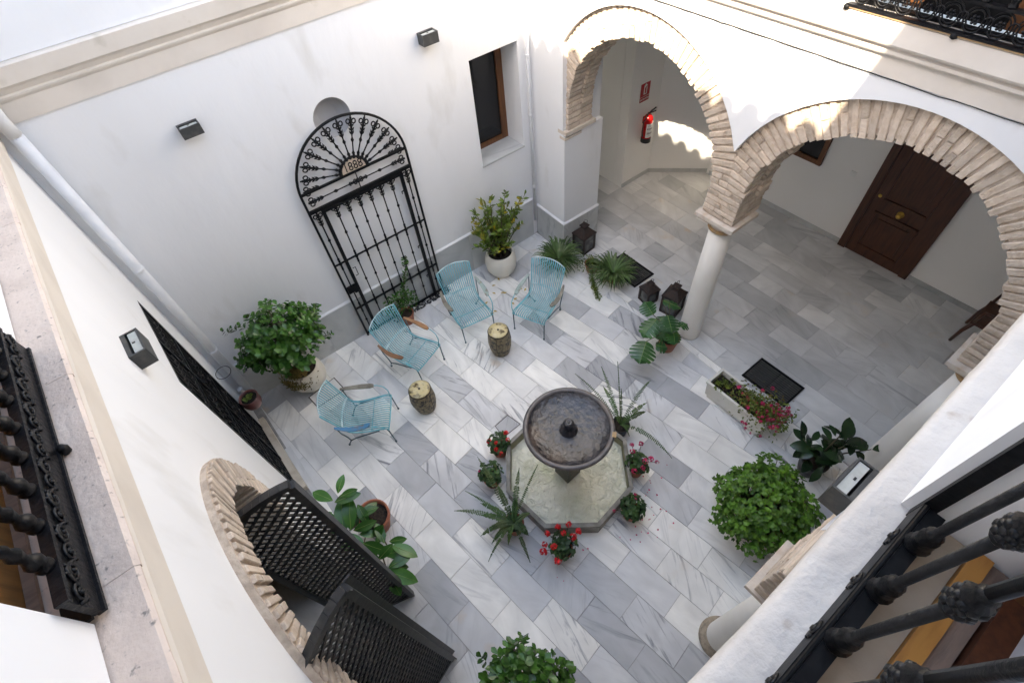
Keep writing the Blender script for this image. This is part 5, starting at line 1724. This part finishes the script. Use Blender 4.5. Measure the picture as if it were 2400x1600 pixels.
# leaves as single parts
def big_leaf(parent, base, tip, W_, material, shape='ellipse', normal=None, midrib=True, droop=0.05):
    base, tip = Vector(base), Vector(tip)
    L = (tip - base).length
    nr = normal if normal is not None else Vector((random.uniform(-.35, .35), random.uniform(-.6, .1), 1)).normalized()
    m_ = MB(); add_leaf(m_, base, tip, nr, W_, shape, 8, .16, droop)
    vs = [Vector(v) for v in m_.v]
    lf = m_.build('leaf', material, parent, True)
    if midrib:
        r_ = MB(); d = (tip - base).normalized(); n2 = (nr - d * nr.dot(d)).normalized()
        r_.tube([vs[i * 3 + 1] + n2 * .0012 for i in range(0, 9)], [0.0032 - .00030 * i for i in range(9)], 4)
        r_.build('midrib', 'leaf_mid', lf)
    return lf


# rubber plant in terracotta
RUBA = [((-0.556, 2.925, 0.95), (-0.427, 3.031, 1.0)), ((-0.634, 2.898, 0.93), (-0.753, 3.103, 0.93)), ((-0.553, 2.887, 0.93), (-0.394, 2.848, 0.93)), ((-0.632, 2.887, 0.9), (-0.4, 2.81, 0.9)), ((-0.705, 2.835, 0.85), (-0.82, 2.839, 0.83)), ((-0.729, 2.614, 0.72), (-0.588, 2.898, 0.8)), ((-0.649, 2.602, 0.72), (-0.507, 2.85, 0.82)), ((-0.561, 2.721, 0.66), (-0.336, 2.673, 0.66)), ((-0.637, 2.611, 0.66), (-0.423, 2.56, 0.64)), ((-0.669, 2.591, 0.68), (-0.652, 2.388, 0.64)), ((-0.615, 2.426, 0.66), (-0.475, 2.218, 0.66)), ((-0.613, 2.565, 0.6), (-0.472, 2.469, 0.55)), ((-0.559, 2.153, 0.72), (-0.389, 2.168, 0.78)), ((-0.692, 2.418, 0.62), (-0.585, 2.213, 0.6)), ((-0.443, 2.3, 0.62), (-0.411, 2.497, 0.66)), ((-0.394, 2.282, 0.62), (-0.253, 2.207, 0.6)), ((-0.392, 2.22, 0.64), (-0.255, 2.002, 0.6)), ((-0.462, 2.206, 0.6), (-0.391, 2.11, 0.56)), ((-0.526, 2.052, 0.64), (-0.314, 2.018, 0.62)), ((-0.532, 2.075, 0.58), (-0.387, 1.992, 0.5)), ((-0.557, 2.042, 0.62), (-0.387, 1.812, 0.55)), ((-0.56, 2.045, 0.62), (-0.571, 1.817, 0.52)), ((-0.761, 2.695, 0.66), (-0.748, 2.891, 0.7))]
random.seed(31)
t = world_parts(thing('rubber_plant', 'large leaved rubber plant in a terracotta pot beside the open mesh gate', 'potted plant', (-0.43, 2.78, 0)))
pot(t, -0.43, 2.78, [(.12, 0), (.15, .12), (.175, .27), (.195, .275), (.198, .335), (.178, .337), (.17, .30), (.165, .27)], 'terracotta', .285, .165)
st = MB()
p0 = Vector((-.45, 2.76, .28))
for e_ in ((-.58, 2.90, .92), (-.66, 2.62, .7), (-.62, 2.42, .64), (-.43, 2.27, .62), (-.55, 2.06, .62)):
    e_ = Vector(e_); st.tube([p0, p0.lerp(e_, .5) + Vector((0, 0, .05)), e_], [.013, .010, .007], 6)
st.build('stem', 'stem', t, True)
for a, b_ in RUBA:
    L = (Vector(a) - Vector(b_)).length
    b2 = Vector(a) + (Vector(b_) - Vector(a)) * 1.14
    big_leaf(t, a, b2, max(.085, L * .50), 'leaf_rubber')
for i in range(10):
    a = Vector((-.60, 2.5, .55)) + Vector((random.uniform(-.16, .14), random.uniform(-.30, .34), random.uniform(-.10, .14)))
    d = (rnd_dir(-.3) + Vector((.2, -.1, 0))).normalized()
    big_leaf(t, a, a + d * random.uniform(.18, .26), .105, 'leaf_rubber')

# dark rubber plant by the corner column
RUBB = [((3.751, 0.282, 0.7), (3.837, 0.4, 0.85)), ((3.971, 0.0, 0.85), (4.173, 0.103, 0.95)), ((3.972, 0.077, 0.8), (4.005, 0.192, 0.86)), ((3.964, 0.048, 0.82), (4.196, -0.002, 0.84)), ((3.935, 0.078, 0.74), (4.008, 0.236, 0.76)), ((4.008, -0.047, 0.7), (4.264, -0.171, 0.68)), ((3.83, 0.14, 0.6), (3.658, 0.331, 0.6)), ((3.849, 0.209, 0.65), (3.924, 0.218, 0.7)), ((3.996, 0.141, 0.6), (3.948, 0.189, 0.66)), ((4.134, -0.126, 0.62), (4.299, -0.207, 0.6)), ((4.314, -0.256, 0.55), (4.441, -0.317, 0.55)), ((4.144, -0.068, 0.66), (4.021, -0.144, 0.62)), ((3.895, 0.033, 0.5), (3.763, 0.225, 0.48)), ((3.751, 0.055, 0.52), (4.008, -0.097, 0.52)), ((3.841, 0.194, 0.5), (3.66, 0.236, 0.45)), ((3.973, 0.021, 0.6), (3.968, -0.096, 0.5)), ((4.168, -0.157, 0.55), (4.169, -0.264, 0.5))]
random.seed(37)
t = world_parts(thing('rubber_plant', 'dark glossy rubber plant standing between the bright green bush and the corner column', 'potted plant', (3.93, 0.06, 0)))
pot(t, 3.93, 0.06, [(.10, 0), (.13, .12), (.145, .25), (.155, .255), (.157, .30), (.14, .302), (.135, .28), (.13, .25)], 'pot_black', .26, .128)
st = MB(); p0 = Vector((3.93, .06, .28))
for e_ in ((3.75, .28, .72), (3.97, .05, .86), (4.0, -.04, .7), (4.15, -.1, .64), (3.85, .15, .6), (4.31, -.25, .55)):
    e_ = Vector(e_); st.tube([p0, p0.lerp(e_, .5) + Vector((0, 0, .04)), e_], [.011, .009, .006], 6)
st.build('stem', 'stem', t, True)
for a, b_ in RUBB:
    L = max((Vector(a) - Vector(b_)).length, .13)
    a = Vector(a); d = (Vector(b_) - a).normalized()
    big_leaf(t, a, a + d * L, max(.08, L * .52), 'leaf_dark', midrib=False)
for i in range(34):
    a = Vector((3.92, .06, .40)) + Vector((random.uniform(-.22, .26), random.uniform(-.18, .2), random.uniform(-.02, .28)))
    d = (rnd_dir(-.3) + Vector((0, 0, .1))).normalized()
    big_leaf(t, a, a + d * random.uniform(.16, .24), .10, 'leaf_dark', midrib=False)

# monstera
MON = [((3.935, 2.609, 0.62), (3.965, 2.803, 0.7), .21), ((3.926, 2.531, 0.6), (3.633, 2.49, 0.5), .22), ((3.612, 2.404, 0.5), (3.343, 2.252, 0.42), .28), ((3.994, 2.422, 0.72), (3.886, 2.225, 0.62), .26), ((3.71, 2.315, 0.42), (3.822, 2.195, 0.38), .16), ((4.103, 2.256, 0.55), (4.246, 2.248, 0.5), .13), ((4.24, 2.7, 0.6), (4.354, 2.474, 0.55), .12), ((3.95, 2.36, 0.5), (3.80, 2.42, 0.42), .18), ((4.02, 2.30, .5), (3.92, 2.16, .40), .20), ((4.05, 2.5, .42), (4.2, 2.6, .40), .16)]
random.seed(41)
t = world_parts(thing('monstera_plant', 'monstera with split leaves in a terracotta pot at the foot of the column', 'potted plant', (4.07, 2.36, 0)))
pot(t, 4.07, 2.36, [(.10, 0), (.13, .16), (.145, .22), (.15, .25), (.138, .25), (.13, .22)], 'terracotta', .22, .13)


def monstera_leaf(parent, a, b_, W_, material='leaf_mon', slits=5):
    a, b_ = Vector(a), Vector(b_)
    d = (b_ - a); L = d.length; d.normalize()
    nr = Vector((random.uniform(-.25, .25), random.uniform(-.45, .0), 1)); nr = (nr - d * nr.dot(d)).normalized(); sd = d.cross(nr)
    m_ = MB()
    nseg = slits * 2 + 1
    # each half: a row of lobes joined at the midrib, gaps between them
    for sg_ in (-1, 1):
        for k in range(slits + 1):
            f0, f1 = k / (slits + 1), (k + 1) / (slits + 1) - 0.006
            def edge(f):
                w_ = (math.sin(PI * min(1, f * .93 + .10)) ** .62) * W_ / 2 if f < .99 else .004
                return w_
            base0, base1 = a + d * (L * f0), a + d * (L * (f0 + (f1 - f0) * 1.0))
            gap = 0.085 / (slits + 1)
            rows = []
            for j, g_ in enumerate((0.0, 0.40, 0.75, 1.0)):
                sw = 0.10 * L * g_ * (1 if k < slits else .3)
                fa = f0 + gap * (g_ > .5) * (1.0 if g_ < .9 else 2.2)
                fb = f1 - gap * (g_ > .5) * (1.0 if g_ < .9 else 2.6) * (1.0 if k < slits else 0)
                wa_, wb_ = edge(fa) * g_, edge(fb) * g_
                z_ = -0.10 * g_ * g_ * W_
                rows.append((a + d * (L * fa + sw - (0.08 * L * g_ if k == 0 else 0)) + sd * sg_ * wa_ + nr * z_, a + d * (L * fb + sw) + sd * sg_ * wb_ + nr * z_))
            vs = [p for r_ in rows for p in r_]
            m_.add(vs, [(j * 2, j * 2 + 1, j * 2 + 3, j * 2 + 2) for j in range(3)])
    lf = m_.build('leaf', material, parent, True)
    r_ = MB(); r_.tube([a, a + d * L * .5 + nr * .002, b_], [.004, .003, .001], 4); r_.build('midrib', 'leaf_mid', lf)


for a, b_, w_ in MON:
    monstera_leaf(t, a, b_, w_ * 1.3, 'leaf_mon', 3 if w_ < .2 else 5)
st = MB()
for a, b_, w_ in MON:
    p0 = Vector((4.07 + random.uniform(-.03, .03), 2.36 + random.uniform(-.03, .03), .22)); e_ = Vector(a)
    st.tube([p0, p0.lerp(e_, .5) + Vector((.02, .02, .08)), e_], [.008, .007, .005], 5)
st.tube([(4.08, 2.38, .2), (4.09, 2.50, .85)], .006, 5)
st.build('stem', 'stem', t, True)


# ferns
def fern(x, y, z0, tips, label, seed, pot_mat, pots=True):
    random.seed(seed)
    t = world_parts(thing('potted_fern', label, 'potted plant', (x, y, 0)))
    pot(t, x, y, [(.085, 0), (.11, .17), (.118, .18), (.118, .20), (.105, .20), (.10, .17)], pot_mat, .175, .10)
    b0 = Vector((x, y, .19))
    for tp, up, wide in tips:
        tp = Vector(tp)
        mid = b0.lerp(tp, .5) + Vector((0, 0, up))
        N_ = 34
        pts = []
        for i in range(N_ + 1):
            f = i / N_
            pts.append(b0 * (1 - f) ** 2 + mid * 2 * f * (1 - f) + tp * f * f)
        m_ = MB()
        m_.tube(pts[::3] + [pts[-1]], .0035, 4)
        for i in range(2, N_):
            d = (pts[i + 1] - pts[i - 1]).normalized()
            sd = d.cross(Vector((0, 0, 1)))
            sd = sd.normalized() if sd.length > .05 else Vector((1, 0, 0))
            f = i / N_
            L = wide * .72 * (math.sin(PI * min(1, f * .9 + .12)) ** .7) * random.uniform(.75, 1.1)
            if random.random() < .06: continue
            for sg_ in (-1, 1):
                tp_ = pts[i] + sd * sg_ * L + d * L * .35 + Vector((0, 0, -L * random.uniform(.0, .5)))
                add_leaf(m_, pts[i], tp_, (0, 0, 1), .014 + wide * .10, 'lance', 2, .1)
        m_.build('frond', 'leaf_fern', t)
    return t


tipsR = [((2.52, 2.614, 0.55), .22, .032), ((2.953, 2.312, 0.75), .1, .02), ((2.774, 2.409, 0.7), .1, .045), ((3.166, 1.925, 0.55), .30, .045), ((2.925, 1.752, 0.5), .12, .05), ((2.85, 1.69, 0.45), .1, .06), ((2.779, 1.143, 0.12), .36, .05), ((2.781, 2.058, 0.6), .08, .03), ((2.66, 2.25, .55), .15, .05), ((2.566, 1.655, 0.2), .15, .02)]
fern(2.60, 1.84, .2, tipsR, 'fern with sparse upright fronds in a black pot at the far side of the fountain', 51, 'pot_black')
tipsL = [((0.34, 2.24, 0.3), .25, .05), ((0.551, 2.268, 0.5), .15, .03), ((0.898, 2.517, 0.5), .2, .06), ((1.138, 1.999, 0.75), .15, .055), ((1.333, 1.915, 0.7), .15, .03), ((0.542, 1.988, 0.35), .15, .06), ((0.425, 1.875, 0.12), .25, .06), ((0.47, 1.718, 0.15), .22, .05), ((0.335, 1.61, 0.08), .25, .03), ((0.611, 1.6, 0.12), .2, .045), ((0.693, 1.312, 0.06), .25, .04), ((0.962, 1.61, 0.5), .1, .06), ((0.877, 2.099, 0.5), .15, .06), ((0.833, 1.50, 0.25), .2, .07), ((0.62, 2.1, .35), .2, .06), ((.55, 1.80, .3), .2, .06), ((.95, 1.85, .45), .12, .06)]
fern(0.80, 1.73, .2, tipsL, 'full arching fern in a terracotta pot at the near left of the fountain', 52, 'terracotta')


# geraniums
def round_leaf(m_, c_, nr, r_, lobes=5):
    nr = nr.normalized(); u = nr.orthogonal().normalized(); v = nr.cross(u)
    n_ = 10
    a0 = random.uniform(0, 6.28)
    vs = [c_ - nr * r_ * .22]
    for k in range(n_):
        a = a0 + 2 * PI * k / n_
        rr = r_ * (1.0 + (.14 if k % 2 else -.10))
        if k == 0: rr = r_ * .35
        vs.append(c_ + (u * math.cos(a) + v * math.sin(a)) * rr)
    m_.add(vs, [(0, 1 + k, 1 + (k + 1) % n_) for k in range(n_)])


def flower_head(t, p, r_, material):
    m_ = MB(); p = Vector(p)
    for i in range(16):
        d = rnd_dir(-.35); c_ = p + d * r_ * .8
        round_leaf(m_, c_, d + rnd_dir() * .4, r_ * .42)
    m_.build('flower', material, t)


def geranium(x, y, rad, h, flowers, label, seed, petal, n_=110, pot_r=.10, leafm='leaf_gerdark', frad=.035):
    random.seed(seed)
    t = world_parts(thing('geranium', label, 'potted plant', (x, y, 0)))
    pot(t, x, y, [(pot_r * .75, 0), (pot_r, .15), (pot_r * 1.08, .16), (pot_r * 1.08, .185), (pot_r * .95, .185), (pot_r * .92, .16)], 'terracotta', .165, pot_r * .92)
    fo = MB(); st = MB()
    c_ = Vector((x, y, .17 + h * .5))
    for i in range(n_):
        d = rnd_dir(-.5); f = random.uniform(.35, 1) ** .6
        p = c_ + Vector((d.x * rad, d.y * rad, d.z * h * .55)) * f
        p.z = max(p.z, .03)
        round_leaf(fo, p, (d + Vector((0, 0, .7)) + rnd_dir() * .5), random.uniform(.022, .036))
        if i % 5 == 0: st.tube([(x, y, .16), p], .003, 4)
    for p in flowers:
        st.tube([c_, p], .0028, 4)
    st.build('stem', 'stem', t); fo.build('foliage', leafm, t, kind='stuff')
    for p in flowers: flower_head(t, p, random.uniform(frad * .75, frad * 1.15), petal)
    return t


geranium(1.24, 2.60, .15, .22, [(1.151, 2.66, 0.35), (1.199, 2.572, 0.38), (1.33, 2.507, 0.4), (1.151, 2.511, 0.36), (1.171, 2.44, 0.34), (1.385, 2.619, 0.33)], 'red geranium in flower beside the marble hatch behind the fountain', 61, 'petal_red')
geranium(2.36, 1.33, .14, .22, [(2.416, 1.5, 0.4), (2.361, 1.433, 0.42), (2.391, 1.258, 0.4), (2.324, 1.231, 0.36), (2.23, 1.268, 0.34), (2.459, 1.237, 0.4), (2.499, 1.173, 0.36), (2.528, 1.45, 0.36)], 'pink geranium to the right of the fountain under the fern', 62, 'petal_pink', 90)
geranium(1.93, 1.00, .16, .22, [(1.736, 1.095, 0.3), (1.995, 1.03, 0.36), (2.025, 1.062, 0.38)], 'dark leaved geranium almost without flowers at the near right of the fountain', 63, 'petal_pink', 130, frad=.018)
geranium(1.05, 1.17, .15, .26, [(0.984, 1.352, 0.4), (1.113, 1.329, 0.42), (1.22, 1.272, 0.42), (1.105, 1.23, 0.48), (1.26, 1.157, 0.4), (1.18, 1.155, 0.36), (0.946, 1.199, 0.42), (0.893, 1.292, 0.36), (0.846, 1.257, 0.3), (0.903, 1.088, 0.3)], 'bright red geranium with large flower heads at the near front of the fountain', 64, 'petal_red', 120, frad=.042)
geranium(0.93, 2.34, .15, .24, [(0.83, 2.42, .36)], 'small leafy geranium without red flowers to the left of the basin behind the fern', 65, 'petal_pink', 100, frad=.014)

random.seed(66)
pm_ = MB()
for i in range(46):
    x, y = random.choice([(2.0, .95), (2.0, .95), (2.4, 1.2), (1.1, 1.05)])
    c_ = Vector((x + random.gauss(0, .16), y + random.gauss(0, .14), .006))
    if (c_ - fc).length < .86: continue
    round_leaf(pm_, c_, Vector((random.uniform(-.2, .2), random.uniform(-.2, .2), 1)), random.uniform(.006, .012))
pt_ = pm_.build('fallen_petals', 'petal_pink', kind='stuff'); tag(pt_, 'scattered fallen petals on the marble around the near side of the fountain', 'petals')

# big bright green bush
random.seed(71)
t = world_parts(thing('geranium_bush', 'big bright green round bush near the ledge at the lower right', 'potted plant', (2.9, 0.07, 0)))
pot(t, 2.9, 0.07, [(.16, 0), (.20, .15), (.23, .30), (.25, .31), (.25, .36), (.23, .36), (.22, .30)], 'terracotta', .31, .21)
fo = MB(); st = MB(); c_ = Vector((2.92, .08, .52))
for i in range(2300):
    d = rnd_dir(-.6)
    lump = .86 + .30 * noise.noise(d * 2.3)
    f = random.uniform(.25, 1) ** .35 * lump
    p = c_ + Vector((d.x * .58, d.y * .56, d.z * .42)) * f
    if p.z < .05: continue
    round_leaf(fo, p, (d * .6 + Vector((0, 0, .8)) + rnd_dir() * .6), random.uniform(.020, .034))
    if i % 14 == 0: st.tube([(2.9, .07, .32), p], .004, 4)
st.build('stem', 'stem', t); fo.build('foliage', 'leaf_ger', t, kind='stuff')

# jade bush at the bottom edge
jade((-0.10, 0.36, 0.80), (0.52, 0.44, 0.36), (-0.05, 0.30), 'round leaved jade bush cut off by the bottom edge of the picture', 8, 210, 'terracotta')

# climbing shrub in front of the gate
random.seed(81)
t = world_parts(thing('potted_shrub', 'small flowering shrub in terracotta climbing the iron gate behind a chair', 'potted plant', (1.47, 5.32, 0)))
pot(t, 1.47, 5.32, [(.09, 0), (.12, .17), (.128, .18), (.128, .205), (.115, .205), (.11, .18)], 'terracotta', .18, .11)
fo = MB(); st = MB()
for i in range(520):
    d = rnd_dir(-.4); f = random.uniform(.3, 1) ** .6
    p = Vector((1.45 + d.x * .30 * f, 5.33 + d.y * .15 * f, .42 + d.z * .24 * f))
    add_leaf(fo, p, p + rnd_dir(-.2) * random.uniform(.03, .055), rnd_dir(0), .024, 'lance', 3)
vine = [(1.47, 5.36, .3), (1.62, 5.44, .6), (1.74, 5.46, .85), (1.80, 5.47, 1.05)]
st.tube(vine, .006, 5)
for i in range(170):
    f = random.uniform(0, 2.999); k = int(f); p = Vector(vine[k]).lerp(Vector(vine[k + 1]), f - k) + rnd_dir() * random.uniform(.01, .06)
    add_leaf(fo, p, p + rnd_dir(-.2) * random.uniform(.03, .05), rnd_dir(0), .024, 'lance', 3)
st.build('stem', 'stem', t); fo.build('foliage', 'leaf_jade', t, kind='stuff')
for p in ((1.55, 5.2, .45), (1.60, 5.22, .30), (1.30, 5.25, .5)):
    flower_head(t, p, .016, 'sign_white')

# hanging glazed pot with succulents on wall A
hp = WA.p(4.93, 0.135, 0)
t = world_parts(thing('hanging_pot', 'small glazed red pot of succulents on the left wall by the iron door', 'potted plant', (hp.x, hp.y, .55)))
b = MB(); b.lathe([(.06, .56), (.095, .59), (.118, .65), (.12, .70), (.105, .735), (.112, .755), (.122, .765), (.115, .77), (.10, .755), (.098, .73)], (hp.x, hp.y, 0), 24, cap1=False); b.build('pot', 'glazed_red', t, True)
b = MB(); b.lathe([(.10, .735), (.01, .745)], (hp.x, hp.y, 0), 16, cap0=False); b.build('soil', 'soil', t)
random.seed(83); fo = MB()
for i in range(9):
    a = random.uniform(0, 6.28); rr = random.uniform(0, .06); c_ = Vector((hp.x + rr * math.cos(a), hp.y + rr * math.sin(a), .75))
    for k in range(9):
        d = (Vector((math.cos(k * .7), math.sin(k * .7), .5 + .1 * (k % 3)))).normalized()
        add_leaf(fo, c_, c_ + d * .035, (0, 0, 1), .02, 'obovate', 3)
fo.build('succulent', 'leaf_trail', t, kind='stuff')
b = MB(); WA.box(b, 4.91, 4.95, 0.03, 0.001, .66, .74); b.build('bracket', 'iron', t)

# white planter with pink flowers
random.seed(91)
px0, px1, py0, py1 = 3.81, 4.135, 0.67, 1.53
t = world_parts(thing('planter_box', 'long white planter box half bare and half full of pink flowers', 'planter', (3.97, 1.1, 0)))
b = MB()
def tub(z0, z1, i0, i1, b):
    q0 = [(px0 + i0, py0 + i0), (px1 - i0, py0 + i0), (px1 - i0, py1 - i0), (px0 + i0, py1 - i0)]
    q1 = [(px0 + i1, py0 + i1), (px1 - i1, py0 + i1), (px1 - i1, py1 - i1), (px0 + i1, py1 - i1)]
    return [(*p, z0) for p in q0], [(*p, z1) for p in q1]
o0_, o1_ = tub(.055, .30, .03, .012, b); r0_, r1_ = tub(.302, .34, .0, .0, b); n0_, n1_ = tub(.34, .22, .032, .036, b)
allv = o0_ + o1_ + r0_ + r1_ + n0_ + n1_
fs = [(3, 2, 1, 0)]
for lv in range(5):
    for j in range(4):
        j2 = (j + 1) % 4
        fs.append((lv * 4 + j, lv * 4 + j2, lv * 4 + 4 + j2, lv * 4 + 4 + j))
b.add(allv, fs); b.build('tub', 'planter', t)
for y in (py0 + .14, py1 - .14):
    b = MB(); b.box(((px0 + px1) / 2, y, .028), (px1 - px0 - .08, .16, .054)); b.build('foot', 'planter', t)
b = MB(); b.box(((px0 + px1) / 2, (py0 + py1) / 2, .25), (px1 - px0 - .075, py1 - py0 - .075, .02)); b.build('soil', 'soil', t)
fo = MB(); dry = MB()
for i in range(1700):
    v_ = random.random()
    x = random.gauss(3.99, .10); y = .66 + abs(random.gauss(0, .27))
    if y > 1.28: continue
    z = .28 + random.uniform(0, .16) - max(0, .70 - y) * .8
    if x < px0 + .02: z -= (px0 + .02 - x) * .9
    p = Vector((x, y - (.16 if v_ < .25 else 0), max(.03, z)))
    add_leaf(fo if v_ < .7 else dry, p, p + rnd_dir(-.2) * random.uniform(.025, .05), rnd_dir(0), .022, 'lance', 3)
for i in range(70):
    p = Vector((3.95 + random.gauss(0, .06), 1.37 + random.gauss(0, .05), .28 + random.uniform(0, .08)))
    add_leaf(fo, p, p + rnd_dir(0) * .05, rnd_dir(0), .03, 'obovate', 3)
fo.build('foliage', 'leaf_trail', t, kind='stuff'); dry.build('dry_foliage', 'leaf_dry', t, kind='stuff')
for i in range(85):
    x = random.gauss(3.99, .13); y = .60 + abs(random.gauss(0, .22)) - .05
    z = .40 + random.uniform(-.04, .06) - max(0, .66 - y) * .9
    if x < px0: z -= (px0 - x) * .8
    flower_head(t, (x, y, max(.06, z)), random.uniform(.014, .030), 'petal_pink')

# carved dark chair at the end of the gallery
t = thing('carved_chair', 'dark carved wooden chair half hidden at the far end of the gallery', 'chair', (7.28, -0.12, 0), R(0))
b = MB(); b.box((0, -0.2, .44), (.52, .46, .05)); b.build('seat', 'wood_door', t)
for sx in (-1, 1):
    b = MB(); b.tube([(sx * .22, -.01, .42), (sx * .24, .03, .25), (sx * .23, .05, .0)], [.03, .025, .02], 8); b.build('leg', 'wood_door', t, True)
    b = MB(); b.tube([(sx * .2, -.42, 1.05), (sx * .23, -.40, .7), (sx * .22, -.41, .42), (sx * .24, -.46, 0)], [.02, .025, .026, .02], 8); b.build('leg', 'wood_door', t, True)
    b = MB(); b.tube([(sx * .25, -.42, .70), (sx * .28, -.2, .68), (sx * .27, -.02, .66), (sx * .25, .0, .45)], .02, 8); b.build('armrest', 'wood_door', t, True)
b = MB(); b.tube([(.21 * math.cos(k * PI / 10), -.43, .82 + .26 * math.sin(k * PI / 10)) for k in range(20)], .028, 8, True)
for k in range(5): b.tube([(-.12 + .06 * k, -.43, .60), (-.14 + .07 * k, -.43, 1.05)], .012, 6)
b.build('backrest', 'wood_door', t, True)
